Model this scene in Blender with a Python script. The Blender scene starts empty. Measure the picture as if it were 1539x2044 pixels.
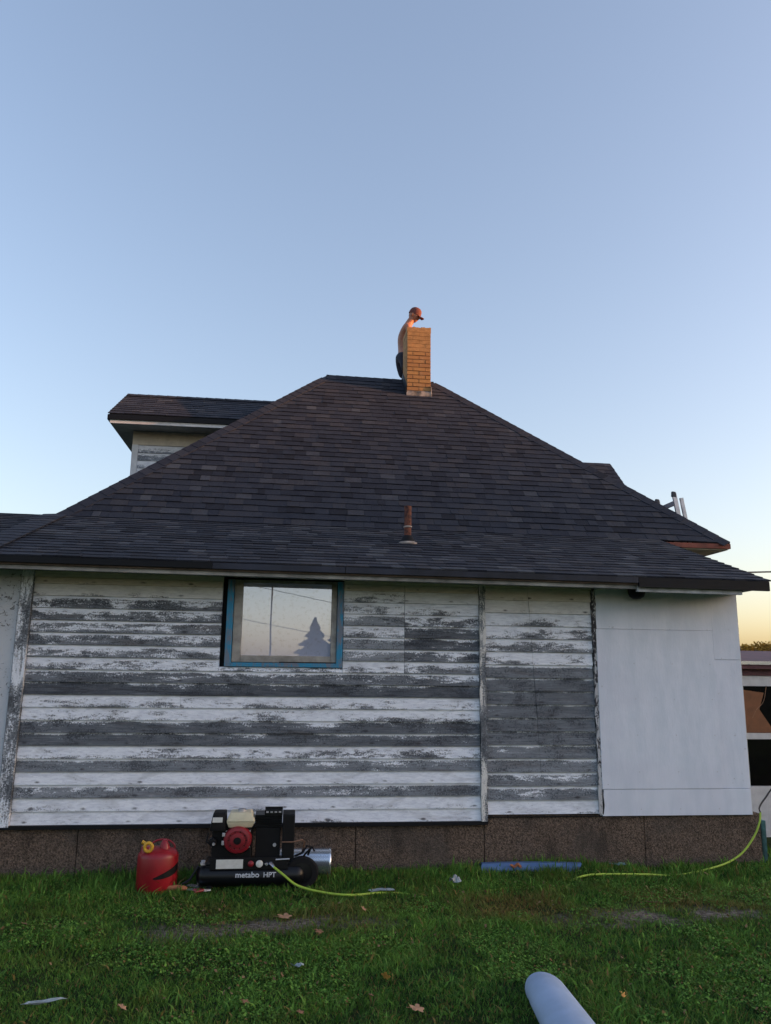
import bpy, bmesh, math, random
import numpy as np
from mathutils import Vector, Matrix
R = math.radians
random.seed(7)
rng = np.random.default_rng(11)
scene = bpy.context.scene
COL = scene.collection

# ------------------------------------------------------------------ camera
PITCH, ROLL, YAW, EYE = R(11.5), R(0.72), R(6.7), 1.62
fw = Vector((math.sin(YAW)*math.cos(PITCH), math.cos(YAW)*math.cos(PITCH), math.sin(PITCH)))
r0 = Vector((math.cos(YAW), -math.sin(YAW), 0)); u0 = r0.cross(fw)
rt = math.cos(ROLL)*r0 + math.sin(ROLL)*u0
up = -math.sin(ROLL)*r0 + math.cos(ROLL)*u0
cd = bpy.data.cameras.new('camera'); cam = bpy.data.objects.new('camera', cd); COL.objects.link(cam)
cd.sensor_fit = 'VERTICAL'; cd.sensor_height = 24.0; cd.lens = 24.0*1550/2044
cd.clip_start = 0.05; cd.clip_end = 3000
cam.matrix_world = Matrix(((rt.x, up.x, -fw.x, 0), (rt.y, up.y, -fw.y, 0), (rt.z, up.z, -fw.z, EYE), (0, 0, 0, 1)))
scene.camera = cam

# ------------------------------------------------------------------ sky and sun
SUN_EL, SUN_HEAD = R(7.0), R(101)          # heading is measured from +Y towards +X
w = bpy.data.worlds.new('World'); scene.world = w; w.use_nodes = True
wn = w.node_tree.nodes; wl = w.node_tree.links
bg = wn['Background']; sky = wn.new('ShaderNodeTexSky')
sky.sky_type = 'NISHITA'; sky.sun_disc = False
sky.sun_elevation = SUN_EL; sky.sun_rotation = SUN_HEAD
sky.air_density = 1.0; sky.dust_density = 2.5; sky.ozone_density = 1.0
wb = wn.new('ShaderNodeMix'); wb.data_type = 'RGBA'; wb.blend_type = 'MULTIPLY'; wb.inputs[0].default_value = 1
gm = wn.new('ShaderNodeGamma'); gm.inputs[1].default_value = 0.86; wl.new(sky.outputs[0], gm.inputs[0])
wl.new(gm.outputs[0], wb.inputs[6]); wb.inputs[7].default_value = (1.025, 0.985, 1.095, 1)     # the camera's white balance
wl.new(wb.outputs[2], bg.inputs[0]); bg.inputs[1].default_value = 0.118
sl = bpy.data.lights.new('sun', 'SUN'); so = bpy.data.objects.new('sun', sl); COL.objects.link(so)
sl.energy = 2.3; sl.angle = R(0.9); sl.color = (1.0, 0.44, 0.15)
sdir = Vector((math.sin(SUN_HEAD)*math.cos(SUN_EL), math.cos(SUN_HEAD)*math.cos(SUN_EL), math.sin(SUN_EL)))
so.rotation_euler = sdir.to_track_quat('Z', 'Y').to_euler()
scene.view_settings.view_transform = 'Standard'
scene.view_settings.look = 'None'
scene.view_settings.exposure = 2.0
scene.view_settings.gamma = 1.0
scene.view_settings.use_curve_mapping = False

# ------------------------------------------------------------------ helpers: objects
def tag(o, label=None, cat=None, group=None, kind=None):
    if label: o['label'] = label
    if cat: o['category'] = cat
    if group: o['group'] = group
    if kind: o['kind'] = kind
    return o
def empty(name, loc, rz=0):
    o = bpy.data.objects.new(name, None); COL.objects.link(o)
    o.location = loc; o.rotation_euler = (0, 0, rz); o.empty_display_size = .1
    return o
def link(name, me, parent=None, loc=None):
    o = bpy.data.objects.new(name, me); COL.objects.link(o)
    if parent is not None: o.parent = parent
    if loc is not None: o.location = loc
    return o
class MB:
    """collects shapes and links them as one mesh"""
    def __init__(s): s.v = []; s.f = []
    def add(s, v, f):
        b = len(s.v); s.v += [tuple(p) for p in v]; s.f += [tuple(i+b for i in q) for q in f]; return s
    def box(s, a, b):
        (x0, y0, z0), (x1, y1, z1) = a, b
        return s.add([(x0,y0,z0),(x1,y0,z0),(x1,y1,z0),(x0,y1,z0),(x0,y0,z1),(x1,y0,z1),(x1,y1,z1),(x0,y1,z1)],
                     [(0,3,2,1),(4,5,6,7),(0,1,5,4),(1,2,6,5),(2,3,7,6),(3,0,4,7)])
    def prism(s, bot, top):
        n = len(bot)
        return s.add(list(bot)+list(top), [tuple(range(n-1,-1,-1)), tuple(range(n,2*n))]+[(i,(i+1)%n,n+(i+1)%n,n+i) for i in range(n)])
    def tube(s, pts, r, n=8, cap=True):
        pts = [Vector(p) for p in pts]; rs = r if isinstance(r, (list, tuple)) else [r]*len(pts)
        v = []; prev = None
        for i, p in enumerate(pts):
            t = (pts[min(i+1,len(pts)-1)]-pts[max(i-1,0)]).normalized()
            if prev is None:
                a = t.orthogonal().normalized()
            else:
                a = (prev - t*prev.dot(t)).normalized()
            prev = a; b = t.cross(a)
            v += [p + (a*math.cos(k*2*math.pi/n)+b*math.sin(k*2*math.pi/n))*rs[i] for k in range(n)]
        f = [(i*n+k, i*n+(k+1)%n, (i+1)*n+(k+1)%n, (i+1)*n+k) for i in range(len(pts)-1) for k in range(n)]
        if cap: f += [tuple(range(n-1,-1,-1)), tuple((len(pts)-1)*n+k for k in range(n))]
        return s.add(v, f)
    def lathe(s, prof, c=(0,0,0), axis='Z', n=24, cap=True):
        c = Vector(c); v = []
        for r, h in prof:
            for k in range(n):
                a = 2*math.pi*k/n; x, y = r*math.cos(a), r*math.sin(a)
                v.append(c + (Vector((x,y,h)) if axis == 'Z' else Vector((x,-h,y)) if axis == 'Y' else Vector((h,x,y))))
        m = len(prof)
        f = [(i*n+k, i*n+(k+1)%n, (i+1)*n+(k+1)%n, (i+1)*n+k) for i in range(m-1) for k in range(n)]
        if cap: f += [tuple(range(n-1,-1,-1)), tuple((m-1)*n+k for k in range(n))]
        return s.add(v, f)
    def build(s, name, m, parent=None, loc=None, smooth=False, bevel=0, auto=True):
        me = bpy.data.meshes.new(name); me.from_pydata(s.v, [], s.f); me.update()
        bm = bmesh.new(); bm.from_mesh(me)
        bmesh.ops.recalc_face_normals(bm, faces=bm.faces)
        if bevel:
            bmesh.ops.bevel(bm, geom=[e for e in bm.edges if len(e.link_faces)==2 and e.calc_face_angle(0) > .5], offset=bevel, segments=2, profile=.6, affect='EDGES')
        if smooth:
            for f in bm.faces: f.smooth = True
            for e in bm.edges:
                if len(e.link_faces)==2 and e.calc_face_angle(0) > R(38): e.smooth = False
        bm.to_mesh(me); bm.free()
        if m: me.materials.append(m)
        return link(name, me, parent, loc)
def box(name, a, b, m, parent=None, bevel=0, loc=None):
    return MB().box(a, b).build(name, m, parent, loc, bevel=bevel)

# ------------------------------------------------------------------ helpers: materials
class NT:
    def __init__(s, name):
        s.m = bpy.data.materials.new(name); s.m.use_nodes = True
        s.t = s.m.node_tree; s.b = s.t.nodes['Principled BSDF']
    def n(s, typ, **k):
        x = s.t.nodes.new(typ)
        for a, v in k.items(): setattr(x, a, v)
        return x
    def l(s, a, b): s.t.links.new(a, b)
    def val(s, x, sock):
        if isinstance(x, (int, float)): sock.default_value = x
        elif isinstance(x, tuple): sock.default_value = x if len(sock.default_value) == len(x) else x+(1,)
        else: s.l(x, sock)
    def math(s, op, a, b=0.0, c=0.0, clamp=False):
        x = s.n('ShaderNodeMath', operation=op, use_clamp=clamp)
        s.val(a, x.inputs[0]); s.val(b, x.inputs[1]); s.val(c, x.inputs[2]); return x.outputs[0]
    def mix(s, f, a, b, blend='MIX'):
        x = s.n('ShaderNodeMix', data_type='RGBA', blend_type=blend)
        s.val(f, x.inputs[0]); s.val(a, x.inputs[6]); s.val(b, x.inputs[7]); return x.outputs[2]
    def noise(s, vec, scale=1.0, detail=4, rough=.55, dist=0.0):
        x = s.n('ShaderNodeTexNoise'); s.l(vec, x.inputs['Vector'])
        x.inputs['Scale'].default_value = scale; x.inputs['Detail'].default_value = detail
        x.inputs['Roughness'].default_value = rough; x.inputs['Distortion'].default_value = dist
        return x.outputs[0]
    def sc(s, vec, k):
        x = s.n('ShaderNodeVectorMath', operation='MULTIPLY'); s.l(vec, x.inputs[0]); x.inputs[1].default_value = k; return x.outputs[0]
    def step(s, v, a, b):
        x = s.n('ShaderNodeMapRange', interpolation_type='SMOOTHSTEP'); s.val(v, x.inputs[0]); s.val(a, x.inputs[1]); s.val(b, x.inputs[2]); return x.outputs[0]
    def pos(s): return s.n('ShaderNodeNewGeometry').outputs['Position']
    def obj(s): return s.n('ShaderNodeTexCoord').outputs['Object']
    def attr(s, name, typ='OBJECT'):
        return s.n('ShaderNodeAttribute', attribute_name=name, attribute_type=typ).outputs['Fac']
    def bump(s, h, strength=.4, dist=.005):
        x = s.n('ShaderNodeBump'); s.val(h, x.inputs['Height']); x.inputs['Strength'].default_value = strength
        x.inputs['Distance'].default_value = dist; s.l(x.outputs[0], s.b.inputs['Normal'])
    def done(s, color=None, rough=None, metal=None, spec=None):
        if color is not None: s.val(color, s.b.inputs['Base Color'])
        if rough is not None: s.val(rough, s.b.inputs['Roughness'])
        if metal is not None: s.val(metal, s.b.inputs['Metallic'])
        if spec is not None: s.val(spec, s.b.inputs['Specular IOR Level'])
        return s.m
def plain(name, col, rough=.6, metal=0.0, var=.25, scale=30., bump=.15, spec=.5):
    """a plain surface with fine mottling, wear and relief"""
    t = NT(name); p = t.obj(); a = t.noise(p, scale, 5, .6); b = t.noise(p, scale*.17, 3, .5)
    f = t.math('ADD', t.math('MULTIPLY', a, .6), t.math('MULTIPLY', b, .4))
    lo = tuple(c*(1-var) for c in col); hi = tuple(min(1, c*(1+var)) for c in col)
    c = t.mix(t.step(f, .3, .7), lo, hi)
    t.bump(a, bump, .003)
    return t.done(c, t.math('ADD', rough-.06, t.math('MULTIPLY', a, .12)), metal, spec)

def weathered(name, vertical=False, nails=True, exp=.10):
    """white paint peeling off grey wood; object properties: wear, dark, cream"""
    t = NT(name); P = t.pos(); O = t.obj()
    wear, dark, cream = t.attr('wear'), t.attr('dark'), t.attr('cream')
    if vertical: k1, k2, k3 = (14,14,1.6), (60,60,11), (150,150,4)
    else: k1, k2, k3 = (1.9,1.9,17), (12,12,55), (4,4,170)
    n1 = t.noise(t.sc(P, k1), 1, 4, .6, .3); n2 = t.noise(t.sc(P, k2), 1, 4, .65, .6); n3 = t.noise(t.sc(P, k3), 1, 3, .6)
    n5 = t.noise(t.sc(P, (90,90,90)), 1, 3, .6); n0 = t.noise(t.sc(P, (3.4,3.4,3.4) if vertical else (3.1,3.1,9)), 1, 3, .6, .5)
    sep = t.n('ShaderNodeSeparateXYZ'); t.l(O, sep.inputs[0]); oz = sep.outputs[2]; ox = sep.outputs[0]
    v = t.math('ADD', t.math('ADD', t.math('MULTIPLY', n1, .40), t.math('MULTIPLY', n2, .34)), t.math('MULTIPLY', n0, .46)); v = t.math('SUBTRACT', v, .10)
    v = t.math('ADD', v, t.math('MULTIPLY', t.math('SUBTRACT', n5, .5), .30))
    v = t.math('ADD', v, t.math('MULTIPLY', t.math('SUBTRACT', wear, .5), .34))
    if not vertical:
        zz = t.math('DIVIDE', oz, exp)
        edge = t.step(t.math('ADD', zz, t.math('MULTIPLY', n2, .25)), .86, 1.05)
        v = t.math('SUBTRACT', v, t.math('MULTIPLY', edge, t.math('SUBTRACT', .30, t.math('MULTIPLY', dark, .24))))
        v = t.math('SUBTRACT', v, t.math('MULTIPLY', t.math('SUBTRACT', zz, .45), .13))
    mask = t.step(v, .455, .555)
    f = t.math('ADD', t.math('MULTIPLY', dark, .78), t.math('MULTIPLY', t.math('SUBTRACT', n3, .5), 1.1), clamp=True)
    f = t.math('ADD', f, t.math('MULTIPLY', t.math('SUBTRACT', n1, .5), .8), clamp=True)
    speck = t.step(t.math('ADD', t.math('MULTIPLY', n5, .55), t.math('MULTIPLY', n0, .45)), .50, .58)
    wood = t.mix(f, (.27,.295,.335), (.034,.040,.056)); wood = t.mix(t.math('MULTIPLY', speck, .72), wood, (.018,.021,.030))
    wood = t.mix(t.math('MULTIPLY', t.step(n1, .55, .75), .35), wood, (.16,.135,.125))
    pf = t.step(n2, .35, .75)
    paint = t.mix(pf, (.84,.87,.95), (.62,.65,.75))
    paint = t.mix(t.math('MULTIPLY', t.step(n5, .62, .72), .35), paint, (.25,.25,.26))
    scuff = t.step(t.math('ADD', t.math('MULTIPLY', n2, .6), t.math('MULTIPLY', n5, .4)), .50, .66)
    wood = t.mix(t.math('MULTIPLY', scuff, t.math('SUBTRACT', .62, t.math('MULTIPLY', dark, .42))), wood, (.38,.385,.42))
    paint = t.mix(t.math('MULTIPLY', t.step(n0, .46, .70), .45), paint, (.34,.345,.38))
    paint = t.mix(cream, paint, t.mix(pf, (.72,.66,.57), (.60,.54,.46)))
    c = t.mix(mask, paint, wood)
    h = t.math('ADD', t.math('MULTIPLY', n3, .4), t.math('MULTIPLY', mask, -.5))
    if nails:
        rnd = t.n('ShaderNodeObjectInfo').outputs['Random']
        fx = t.math('SUBTRACT', t.math('FRACT', t.math('ADD', t.math('DIVIDE', ox, .40), t.math('MULTIPLY', rnd, .55))), .5)
        dx = t.math('MULTIPLY', fx, .40*.42); dz = t.math('SUBTRACT', oz, .020)
        d = t.math('SQRT', t.math('ADD', t.math('MULTIPLY', dx, dx), t.math('MULTIPLY', dz, dz)))
        d = t.math('ADD', d, t.math('MULTIPLY', t.math('SUBTRACT', n5, .5), .010))
        d = t.math('ADD', d, t.math('MULTIPLY', t.math('SUBTRACT', n1, .5), -.02))
        spot = t.math('MULTIPLY', t.math('SUBTRACT', 1.0, t.step(d, .001, .013)), t.step(t.noise(t.sc(P, (5,5,23)), 1, 2, .5), .36, .60))
        c = t.mix(t.math('MULTIPLY', spot, .85), c, (.035,.035,.042))
    t.bump(h, .45, .004)
    return t.done(c, .8, 0, .25)

M = {}
M['clapboard'] = weathered('peeling_clapboard', exp=.101)
M['clapboard_wide'] = weathered('peeling_clapboard_wide', exp=.1135)
M['vboard'] = weathered('peeling_upright_board', True, False)
M['trim'] = weathered('peeling_trim', False, False, exp=.04)

def shingle_mat():
    t = NT('asphalt_shingle'); P = t.pos()
    tone = t.math('ADD', t.attr('tone'), t.attr('tone', 'GEOMETRY'))
    g = t.noise(t.sc(P, (1,1,1)), 260, 2, .7); m = t.noise(P, 9, 3, .6); big = t.noise(P, 1.1, 2)
    m2 = t.noise(P, 42, 3, .7); v = t.math('ADD', tone, t.math('ADD', t.math('MULTIPLY', t.math('SUBTRACT', m, .5), .3), t.math('MULTIPLY', t.math('SUBTRACT', m2, .5), .7)))
    ramp = t.n('ShaderNodeValToRGB'); t.l(v, ramp.inputs[0]); e = ramp.color_ramp
    e.elements[0].position = 0; e.elements[0].color = (.009,.010,.018,1)
    e.elements[1].position = 1; e.elements[1].color = (.082,.086,.100,1)
    for p, c in ((.25,(.019,.023,.038,1)), (.5,(.032,.037,.054,1)), (.68,(.045,.042,.050,1)), (.82,(.058,.063,.080,1))):
        x = e.elements.new(p); x.color = c
    c = t.mix(t.step(g, .35, .72), t.mix(.45, ramp.outputs[0], (.01,.01,.013)), ramp.outputs[0])
    c = t.mix(t.math('MULTIPLY', t.step(g, .62, .75), .30), c, (.16,.16,.17))
    t.bump(g, .5, .003)
    return t.done(c, .88, 0, .3)
M['shingle'] = shingle_mat()
M['roof_felt'] = plain('roofing_felt', (.022,.022,.028), .9)
M['dark_metal'] = plain('dark_drip_edge_metal', (.0045,.005,.008), .6, 0, .4, 6, spec=.25)
M['drip_worn'] = plain('worn_blue_grey_drip_metal', (.020,.023,.038), .5, 0, .6, 3, spec=.3)
M['tar_paper'] = plain('black_tar_paper', (.012,.011,.012), .9)
M['white_panel'] = None
def panel_mat():
    t = NT('white_painted_plywood'); P = t.pos()
    a = t.noise(t.sc(P, (9,9,2.2)), 1, 4, .6); b = t.noise(P, 1.7, 3, .6); g = t.noise(t.sc(P, (70,70,16)), 1, 4, .7); s = t.noise(P, 23, 3, .5)
    c = t.mix(t.step(a, .3, .7), (.66,.71,.82), (.76,.79,.90))
    c = t.mix(t.math('MULTIPLY', t.step(b, .42, .68), .35), c, (.63,.64,.76))
    c = t.mix(t.math('MULTIPLY', t.step(g, .6, .8), .25), c, (.42,.43,.46))
    c = t.mix(t.math('MULTIPLY', t.step(s, .70, .76), .5), c, (.28,.28,.3))
    sp = t.n('ShaderNodeSeparateXYZ'); t.l(P, sp.inputs[0])
    fx = t.math('MULTIPLY', t.math('SUBTRACT', t.math('FRACT', t.math('DIVIDE', sp.outputs[0], .36)), .5), .36); fz = t.math('MULTIPLY', t.math('SUBTRACT', t.math('FRACT', t.math('DIVIDE', sp.outputs[2], .31)), .5), .31)
    dd = t.math('SQRT', t.math('ADD', t.math('MULTIPLY', fx, fx), t.math('MULTIPLY', fz, fz)))
    c = t.mix(t.math('MULTIPLY', t.math('SUBTRACT', 1.0, t.step(dd, .003, .007)), .35), c, (.30,.28,.28))
    wv = t.noise(t.sc(P, (3,3,5)), 1, 2, .5); t.bump(t.math('ADD', g, t.math('MULTIPLY', wv, 2.5)), .35, .005); return t.done(c, .62, 0, .35)
M['white_panel'] = panel_mat()
M['caulk'] = None
def caulk_mat():
    t = NT('ragged_caulk_and_tar'); P = t.pos(); a = t.noise(t.sc(P, (40,40,16)), 1, 4, .7, .6); b = t.noise(P, 2.6, 3, .6)
    m = t.step(t.math('ADD', a, t.math('MULTIPLY', t.math('SUBTRACT', b, .5), .5)), .47, .55)
    t.bump(a, .6, .006); return t.done(t.mix(m, (.50,.50,.53), (.045,.042,.05)), .85, 0, .2)
M['caulk'] = caulk_mat()
def stucco_mat():
    t = NT('rough_whitewashed_board'); P = t.pos()
    a = t.noise(t.sc(P, (22,22,30)), 1, 5, .7, 1.2); b = t.noise(P, 3, 3)
    m = t.step(t.math('ADD', a, t.math('MULTIPLY', t.math('SUBTRACT', b, .5), .25)), .60, .66)
    c = t.mix(b, (.62,.64,.69), (.50,.52,.57)); c = t.mix(m, c, (.10,.10,.11))
    t.bump(t.math('SUBTRACT', a, m), .6, .01); return t.done(c, .8, 0, .2)
M['stucco'] = stucco_mat()
def found_mat():
    t = NT('pebbled_brown_foundation'); P = t.pos()
    a = t.noise(P, 75, 4, .75); b = t.noise(P, 2.1, 4, .6); g = t.noise(P, 190, 2, .6)
    v = t.n('ShaderNodeTexVoronoi'); t.l(P, v.inputs['Vector']); v.inputs['Scale'].default_value = 95
    c = t.mix(t.step(a, .34, .66), (.036,.027,.022), (.215,.155,.122))
    c = t.mix(t.step(g, .60, .70), c, (.24,.20,.17)); c = t.mix(t.math('MULTIPLY', t.step(b, .45, .65), .5), c, (.085,.075,.070))
    sep = t.n('ShaderNodeSeparateXYZ'); t.l(P, sep.inputs[0])
    c = t.mix(t.math('MULTIPLY', t.step(t.noise(t.sc(P, (5,5,1.6)), 1, 4, .65), .50, .68), .55), c, (.035,.028,.025))
    damp = t.math('MULTIPLY', t.math('SUBTRACT', 1.0, t.step(t.math('ADD', sep.outputs[2], t.math('MULTIPLY', b, .12)), .05, .17)), .45)
    c = t.mix(damp, c, (.075,.070,.066))
    t.bump(t.math('ADD', v.outputs[0], a), .8, .008); return t.done(c, .9, 0, .2)
M['foundation'] = found_mat()
def brick_mat():
    t = NT('buff_brick'); P = t.pos(); tone = t.attr('tone')
    a = t.noise(P, 60, 4, .7); b = t.noise(P, 9, 3)
    c = t.mix(tone, (.46,.25,.095), (.34,.165,.072)); c = t.mix(t.math('MULTIPLY', t.step(a, .4, .7), .35), c, (.24,.13,.08))
    c = t.mix(t.math('MULTIPLY', t.step(b, .55, .75), .25), c, (.50,.40,.30))
    t.bump(a, .5, .004); return t.done(c, .85, 0, .25)
M['brick'] = brick_mat()
M['mortar'] = plain('chimney_mortar', (.21,.15,.10), .95, var=.4, scale=20)
M['render_coat'] = plain('smeared_cement_coat', (.38,.205,.085), .9, var=.28, scale=14, bump=.5)
M['flashing'] = plain('cement_flashing', (.30,.25,.22), .9, var=.75, scale=9, bump=.6)
def blue_mat():
    t = NT('worn_blue_window_paint'); P = t.pos(); a = t.noise(t.sc(P, (30,30,9)), 1, 4, .7); b = t.noise(P, 3.1, 2, .5)
    m = t.step(t.math('ADD', t.math('MULTIPLY', a, .5), t.math('MULTIPLY', b, .5)), .46, .56)
    t.bump(a, .3, .003); return t.done(t.mix(m, (.040,.25,.44), (.17,.20,.26)), .6, 0, .3)
M['blue_paint'] = blue_mat()
M['sash_paint'] = plain('grimy_sash_paint', (.31,.29,.27), .65, var=.4, scale=11)
def rust_mat():
    t = NT('rusty_pipe'); P = t.pos(); a = t.noise(P, 26, 4, .7)
    t.bump(a, .4, .003); return t.done(t.mix(t.step(a, .4, .65), (.17,.062,.040), (.05,.024,.022)), .8, 0, .3)
M['rust'] = rust_mat()
M['galv'] = plain('galvanised_metal', (.80,.84,.92), .24, .85, .06, 3, 0)
M['alu'] = plain('aluminium', (.50,.50,.54), .45, .6, .2, 12)
M['rail_cap'] = plain('grey_rail_cap_rubber', (.06,.065,.08), .8)
M['rubber'] = plain('black_rubber', (.007,.007,.009), .8, spec=.25)
M['black_enamel'] = plain('black_enamel', (.004,.0045,.007), .36, 0, .4, 7, .05, spec=.35)
M['black_plastic'] = plain('black_plastic', (.004,.004,.0055), .6, 0, .4, 20, spec=.25)
M['red_plastic'] = plain('red_polyethylene', (.27,.008,.016), .38, 0, .22, 6, .05)
M['red_enamel'] = plain('red_enamel', (.22,.008,.018), .45, 0, .25, 12, .05)
M['yellow'] = plain('yellow_plastic', (.62,.34,.03), .45, 0, .15, 14, .05)
M['cream_enamel'] = plain('cream_enamel', (.62,.56,.40), .45, 0, .15, 10, .05)
M['label_white'] = plain('white_sticker', (.62,.62,.60), .5, 0, .12, 25, 0)
M['lettering'] = plain('printed_lettering', (.50,.52,.58), .6, 0, .2, 60, 0)
M['hose'] = plain('yellow_green_hose', (.32,.46,.045), .5, 0, .15, 30, 0)
M['cable'] = plain('dark_cable', (.02,.018,.02), .6)
M['copper'] = plain('copper_tube', (.26,.14,.09), .45, .6, .3, 30, .1)
M['wood_dark'] = plain('creosoted_wood', (.09,.065,.05), .85, 0, .4, 12)
M['trim_grey'] = plain('dirty_shaded_eave_trim', (.25,.245,.235), .8, 0, .55, 5)  # grey blends dirt with the shade under the eave
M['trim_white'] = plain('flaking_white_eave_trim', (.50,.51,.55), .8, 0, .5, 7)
M['redbrown'] = plain('red_brown_fascia_paint', (.20,.055,.038), .7, 0, .4, 8)
M['cream_paint'] = plain('cream_soffit_paint', (.58,.50,.40), .75, 0, .2, 5)
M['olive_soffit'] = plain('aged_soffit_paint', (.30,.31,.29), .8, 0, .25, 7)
M['white_wood'] = plain('white_painted_wood', (.62,.62,.64), .6, 0, .15, 8)
M['maroon'] = plain('maroon_roof_edge', (.10,.035,.045), .7, 0, .4, 9)
M['foam'] = plain('pale_blue_foam', (.32,.40,.54), .6, 0, .18, 4, .15)
M['blue_metal'] = plain('blue_grey_flashing_metal', (.085,.16,.33), .45, .2, .2, 9, .05)
M['teal'] = plain('teal_plastic_scrap', (.10,.20,.20), .5, 0, .4, 18)
M['debris'] = plain('pale_plastic_scrap', (.26,.31,.34), .4, 0, .35, 25)
M['brick_red'] = plain('orange_brown_scrap', (.36,.13,.06), .8, 0, .3, 30)
def pane_mat():
    t = NT('reflective_window_glass'); P = t.pos()
    b = t.noise(P, 2.6, 2, .5); d = t.noise(t.sc(P, (40,40,40)), 1, 4, .7)
    t.bump(b, .05, .004)
    t.b.inputs['Metallic'].default_value = .50
    return t.done(t.mix(t.step(d, .5, .8), (.70,.76,1.0), (.56,.58,.68)), t.math('MULTIPLY', t.step(d, .62, .8), .10))
M['pane'] = pane_mat()
M['dark_glass'] = NT('dark_window_glass').done((.006,.005,.006), .08, 0, .5)
def grass_mat():
    t = NT('grass_blades'); P = t.pos()
    tone = t.attr('tone', 'GEOMETRY'); dry = t.attr('dry', 'GEOMETRY')
    pn = t.noise(P, 2.3, 3, .6)
    c = t.mix(tone, (.020,.074,.011), (.17,.35,.054)); c = t.mix(t.math('MULTIPLY', t.step(pn, .48, .70), .55), c, (.100,.150,.026)); c = t.mix(dry, c, (.22,.135,.050))
    tr = t.n('ShaderNodeBsdfTranslucent'); t.l(c, tr.inputs[0]); mx = t.n('ShaderNodeMixShader'); mx.inputs[0].default_value = .25
    t.l(t.b.outputs[0], mx.inputs[1]); t.l(tr.outputs[0], mx.inputs[2]); t.l(mx.outputs[0], t.t.nodes['Material Output'].inputs[0])
    return t.done(c, .7, 0, .25)
M['grass'] = grass_mat()
def ground_mat():
    t = NT('lawn_soil'); P = t.pos()
    a = t.noise(P, 1.4, 4, .6); b = t.noise(P, 30, 4, .7); s = t.attr('soil', 'GEOMETRY')
    c = t.mix(t.step(b, .35, .7), (.012,.026,.007), (.035,.055,.015))
    c = t.mix(t.math('MULTIPLY', t.step(a, .5, .7), .5), c, (.05,.045,.02))
    soil = t.mix(t.step(b, .35, .7), (.085,.070,.057), (.26,.22,.19))
    c = t.mix(s, c, soil); t.bump(b, .8, .03); return t.done(c, .95, 0, .1)
M['ground'] = ground_mat()
def leafy(name, c0, c1):
    t = NT(name); tone = t.attr('tone', 'GEOMETRY'); c = t.mix(tone, c0, c1)
    tr = t.n('ShaderNodeBsdfTranslucent'); t.l(c, tr.inputs[0]); mx = t.n('ShaderNodeMixShader'); mx.inputs[0].default_value = .3
    t.l(t.b.outputs[0], mx.inputs[1]); t.l(tr.outputs[0], mx.inputs[2]); t.l(mx.outputs[0], t.t.nodes['Material Output'].inputs[0])
    return t.done(c, .75, 0, .2)
M['autumn'] = leafy('golden_autumn_leaves', (.17,.095,.02), (.60,.37,.07))
M['spruce'] = leafy('spruce_needles', (.012,.022,.016), (.035,.05,.04))
M['woods'] = leafy('shade_ridge_woods', (.02,.03,.015), (.06,.06,.03))
M['litter'] = leafy('dry_leaf_crumbs', (.07,.045,.022), (.30,.20,.11))
M['leaf_tan'] = plain('dry_tan_leaf', (.34,.19,.11), .7, 0, .35, 40)
M['leaf_gold'] = plain('golden_leaf', (.48,.24,.05), .7, 0, .3, 40)
M['leaf_brown'] = plain('brown_leaf', (.20,.10,.055), .8, 0, .3, 40)
M['skin'] = plain('tanned_skin', (.36,.145,.085), .55, 0, .12, 14, .05)
M['shorts'] = plain('navy_work_shorts', (.014,.015,.032), .9, 0, .3, 40)
M['cap'] = plain('dark_red_brown_cap', (.15,.045,.038), .85, 0, .25, 60)
M['boot'] = plain('brown_work_boot', (.07,.045,.03), .8)

# ------------------------------------------------------------------ ground
def sstep(x, a, b):
    t = np.clip((x-a)/(b-a), 0, 1); return t*t*(3-2*t)
_vn = {}
def vnoise(x, y, scale, seed):
    x = np.asarray(x, float)/scale; y = np.asarray(y, float)/scale
    if seed not in _vn: _vn[seed] = np.random.default_rng(seed).random((256,256))
    g = _vn[seed]; xi = np.floor(x).astype(int); yi = np.floor(y).astype(int); fx = x-xi; fy = y-yi
    fx = fx*fx*(3-2*fx); fy = fy*fy*(3-2*fy)
    a = g[xi%256, yi%256]; b = g[(xi+1)%256, yi%256]; c = g[xi%256,(yi+1)%256]; d = g[(xi+1)%256,(yi+1)%256]
    return (a*(1-fx)+b*fx)*(1-fy)+(c*(1-fx)+d*fx)*fy
def gz(x, y):
    x = np.asarray(x, float); y = np.asarray(y, float)
    near = (1-sstep(np.hypot(x-1, y-4), 14, 30))
    z = near*((vnoise(x, y, 1.1, 3)-.5)*.045 + (vnoise(x, y, .35, 4)-.5)*.02)
    z = z - .62*sstep(x, 4.35, 5.4)*sstep(y, 6.6, 8.6)
    z = z + .03*sstep(y, 6.3, 6.8)*(1-sstep(y, 7.0, 7.5))*sstep(x, -4, -2)*(vnoise(x, y, .5, 5))
    return z
def soilmask(x, y):
    """worn track of bare soil running along the house"""
    c = 5.46 + .05*np.sin(x*1.7) + .10*(vnoise(x, y*0, .8, 6)-.5)
    wdt = .10 + .07*vnoise(x, y*0, .6, 8)
    band = 1-sstep(np.abs(y-c)+.10*(vnoise(x, y, .12, 31)-.5), wdt*.2, wdt*1.9)
    a = sstep(x, -1.1, -.6)*(1-sstep(x, .55, .95)); b = sstep(x, 1.6, 2.1)*(1-sstep(x, 3.6, 4.2)); l = (1-sstep(x, -2.2, -1.7))
    brk = sstep(vnoise(x, y, .22, 9)*.6+vnoise(x, y, .09, 32)*.4,   .22, .52)
    return np.clip(band*np.maximum(np.maximum(a*.9, b), l*.8)*brk, 0, 1)
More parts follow.
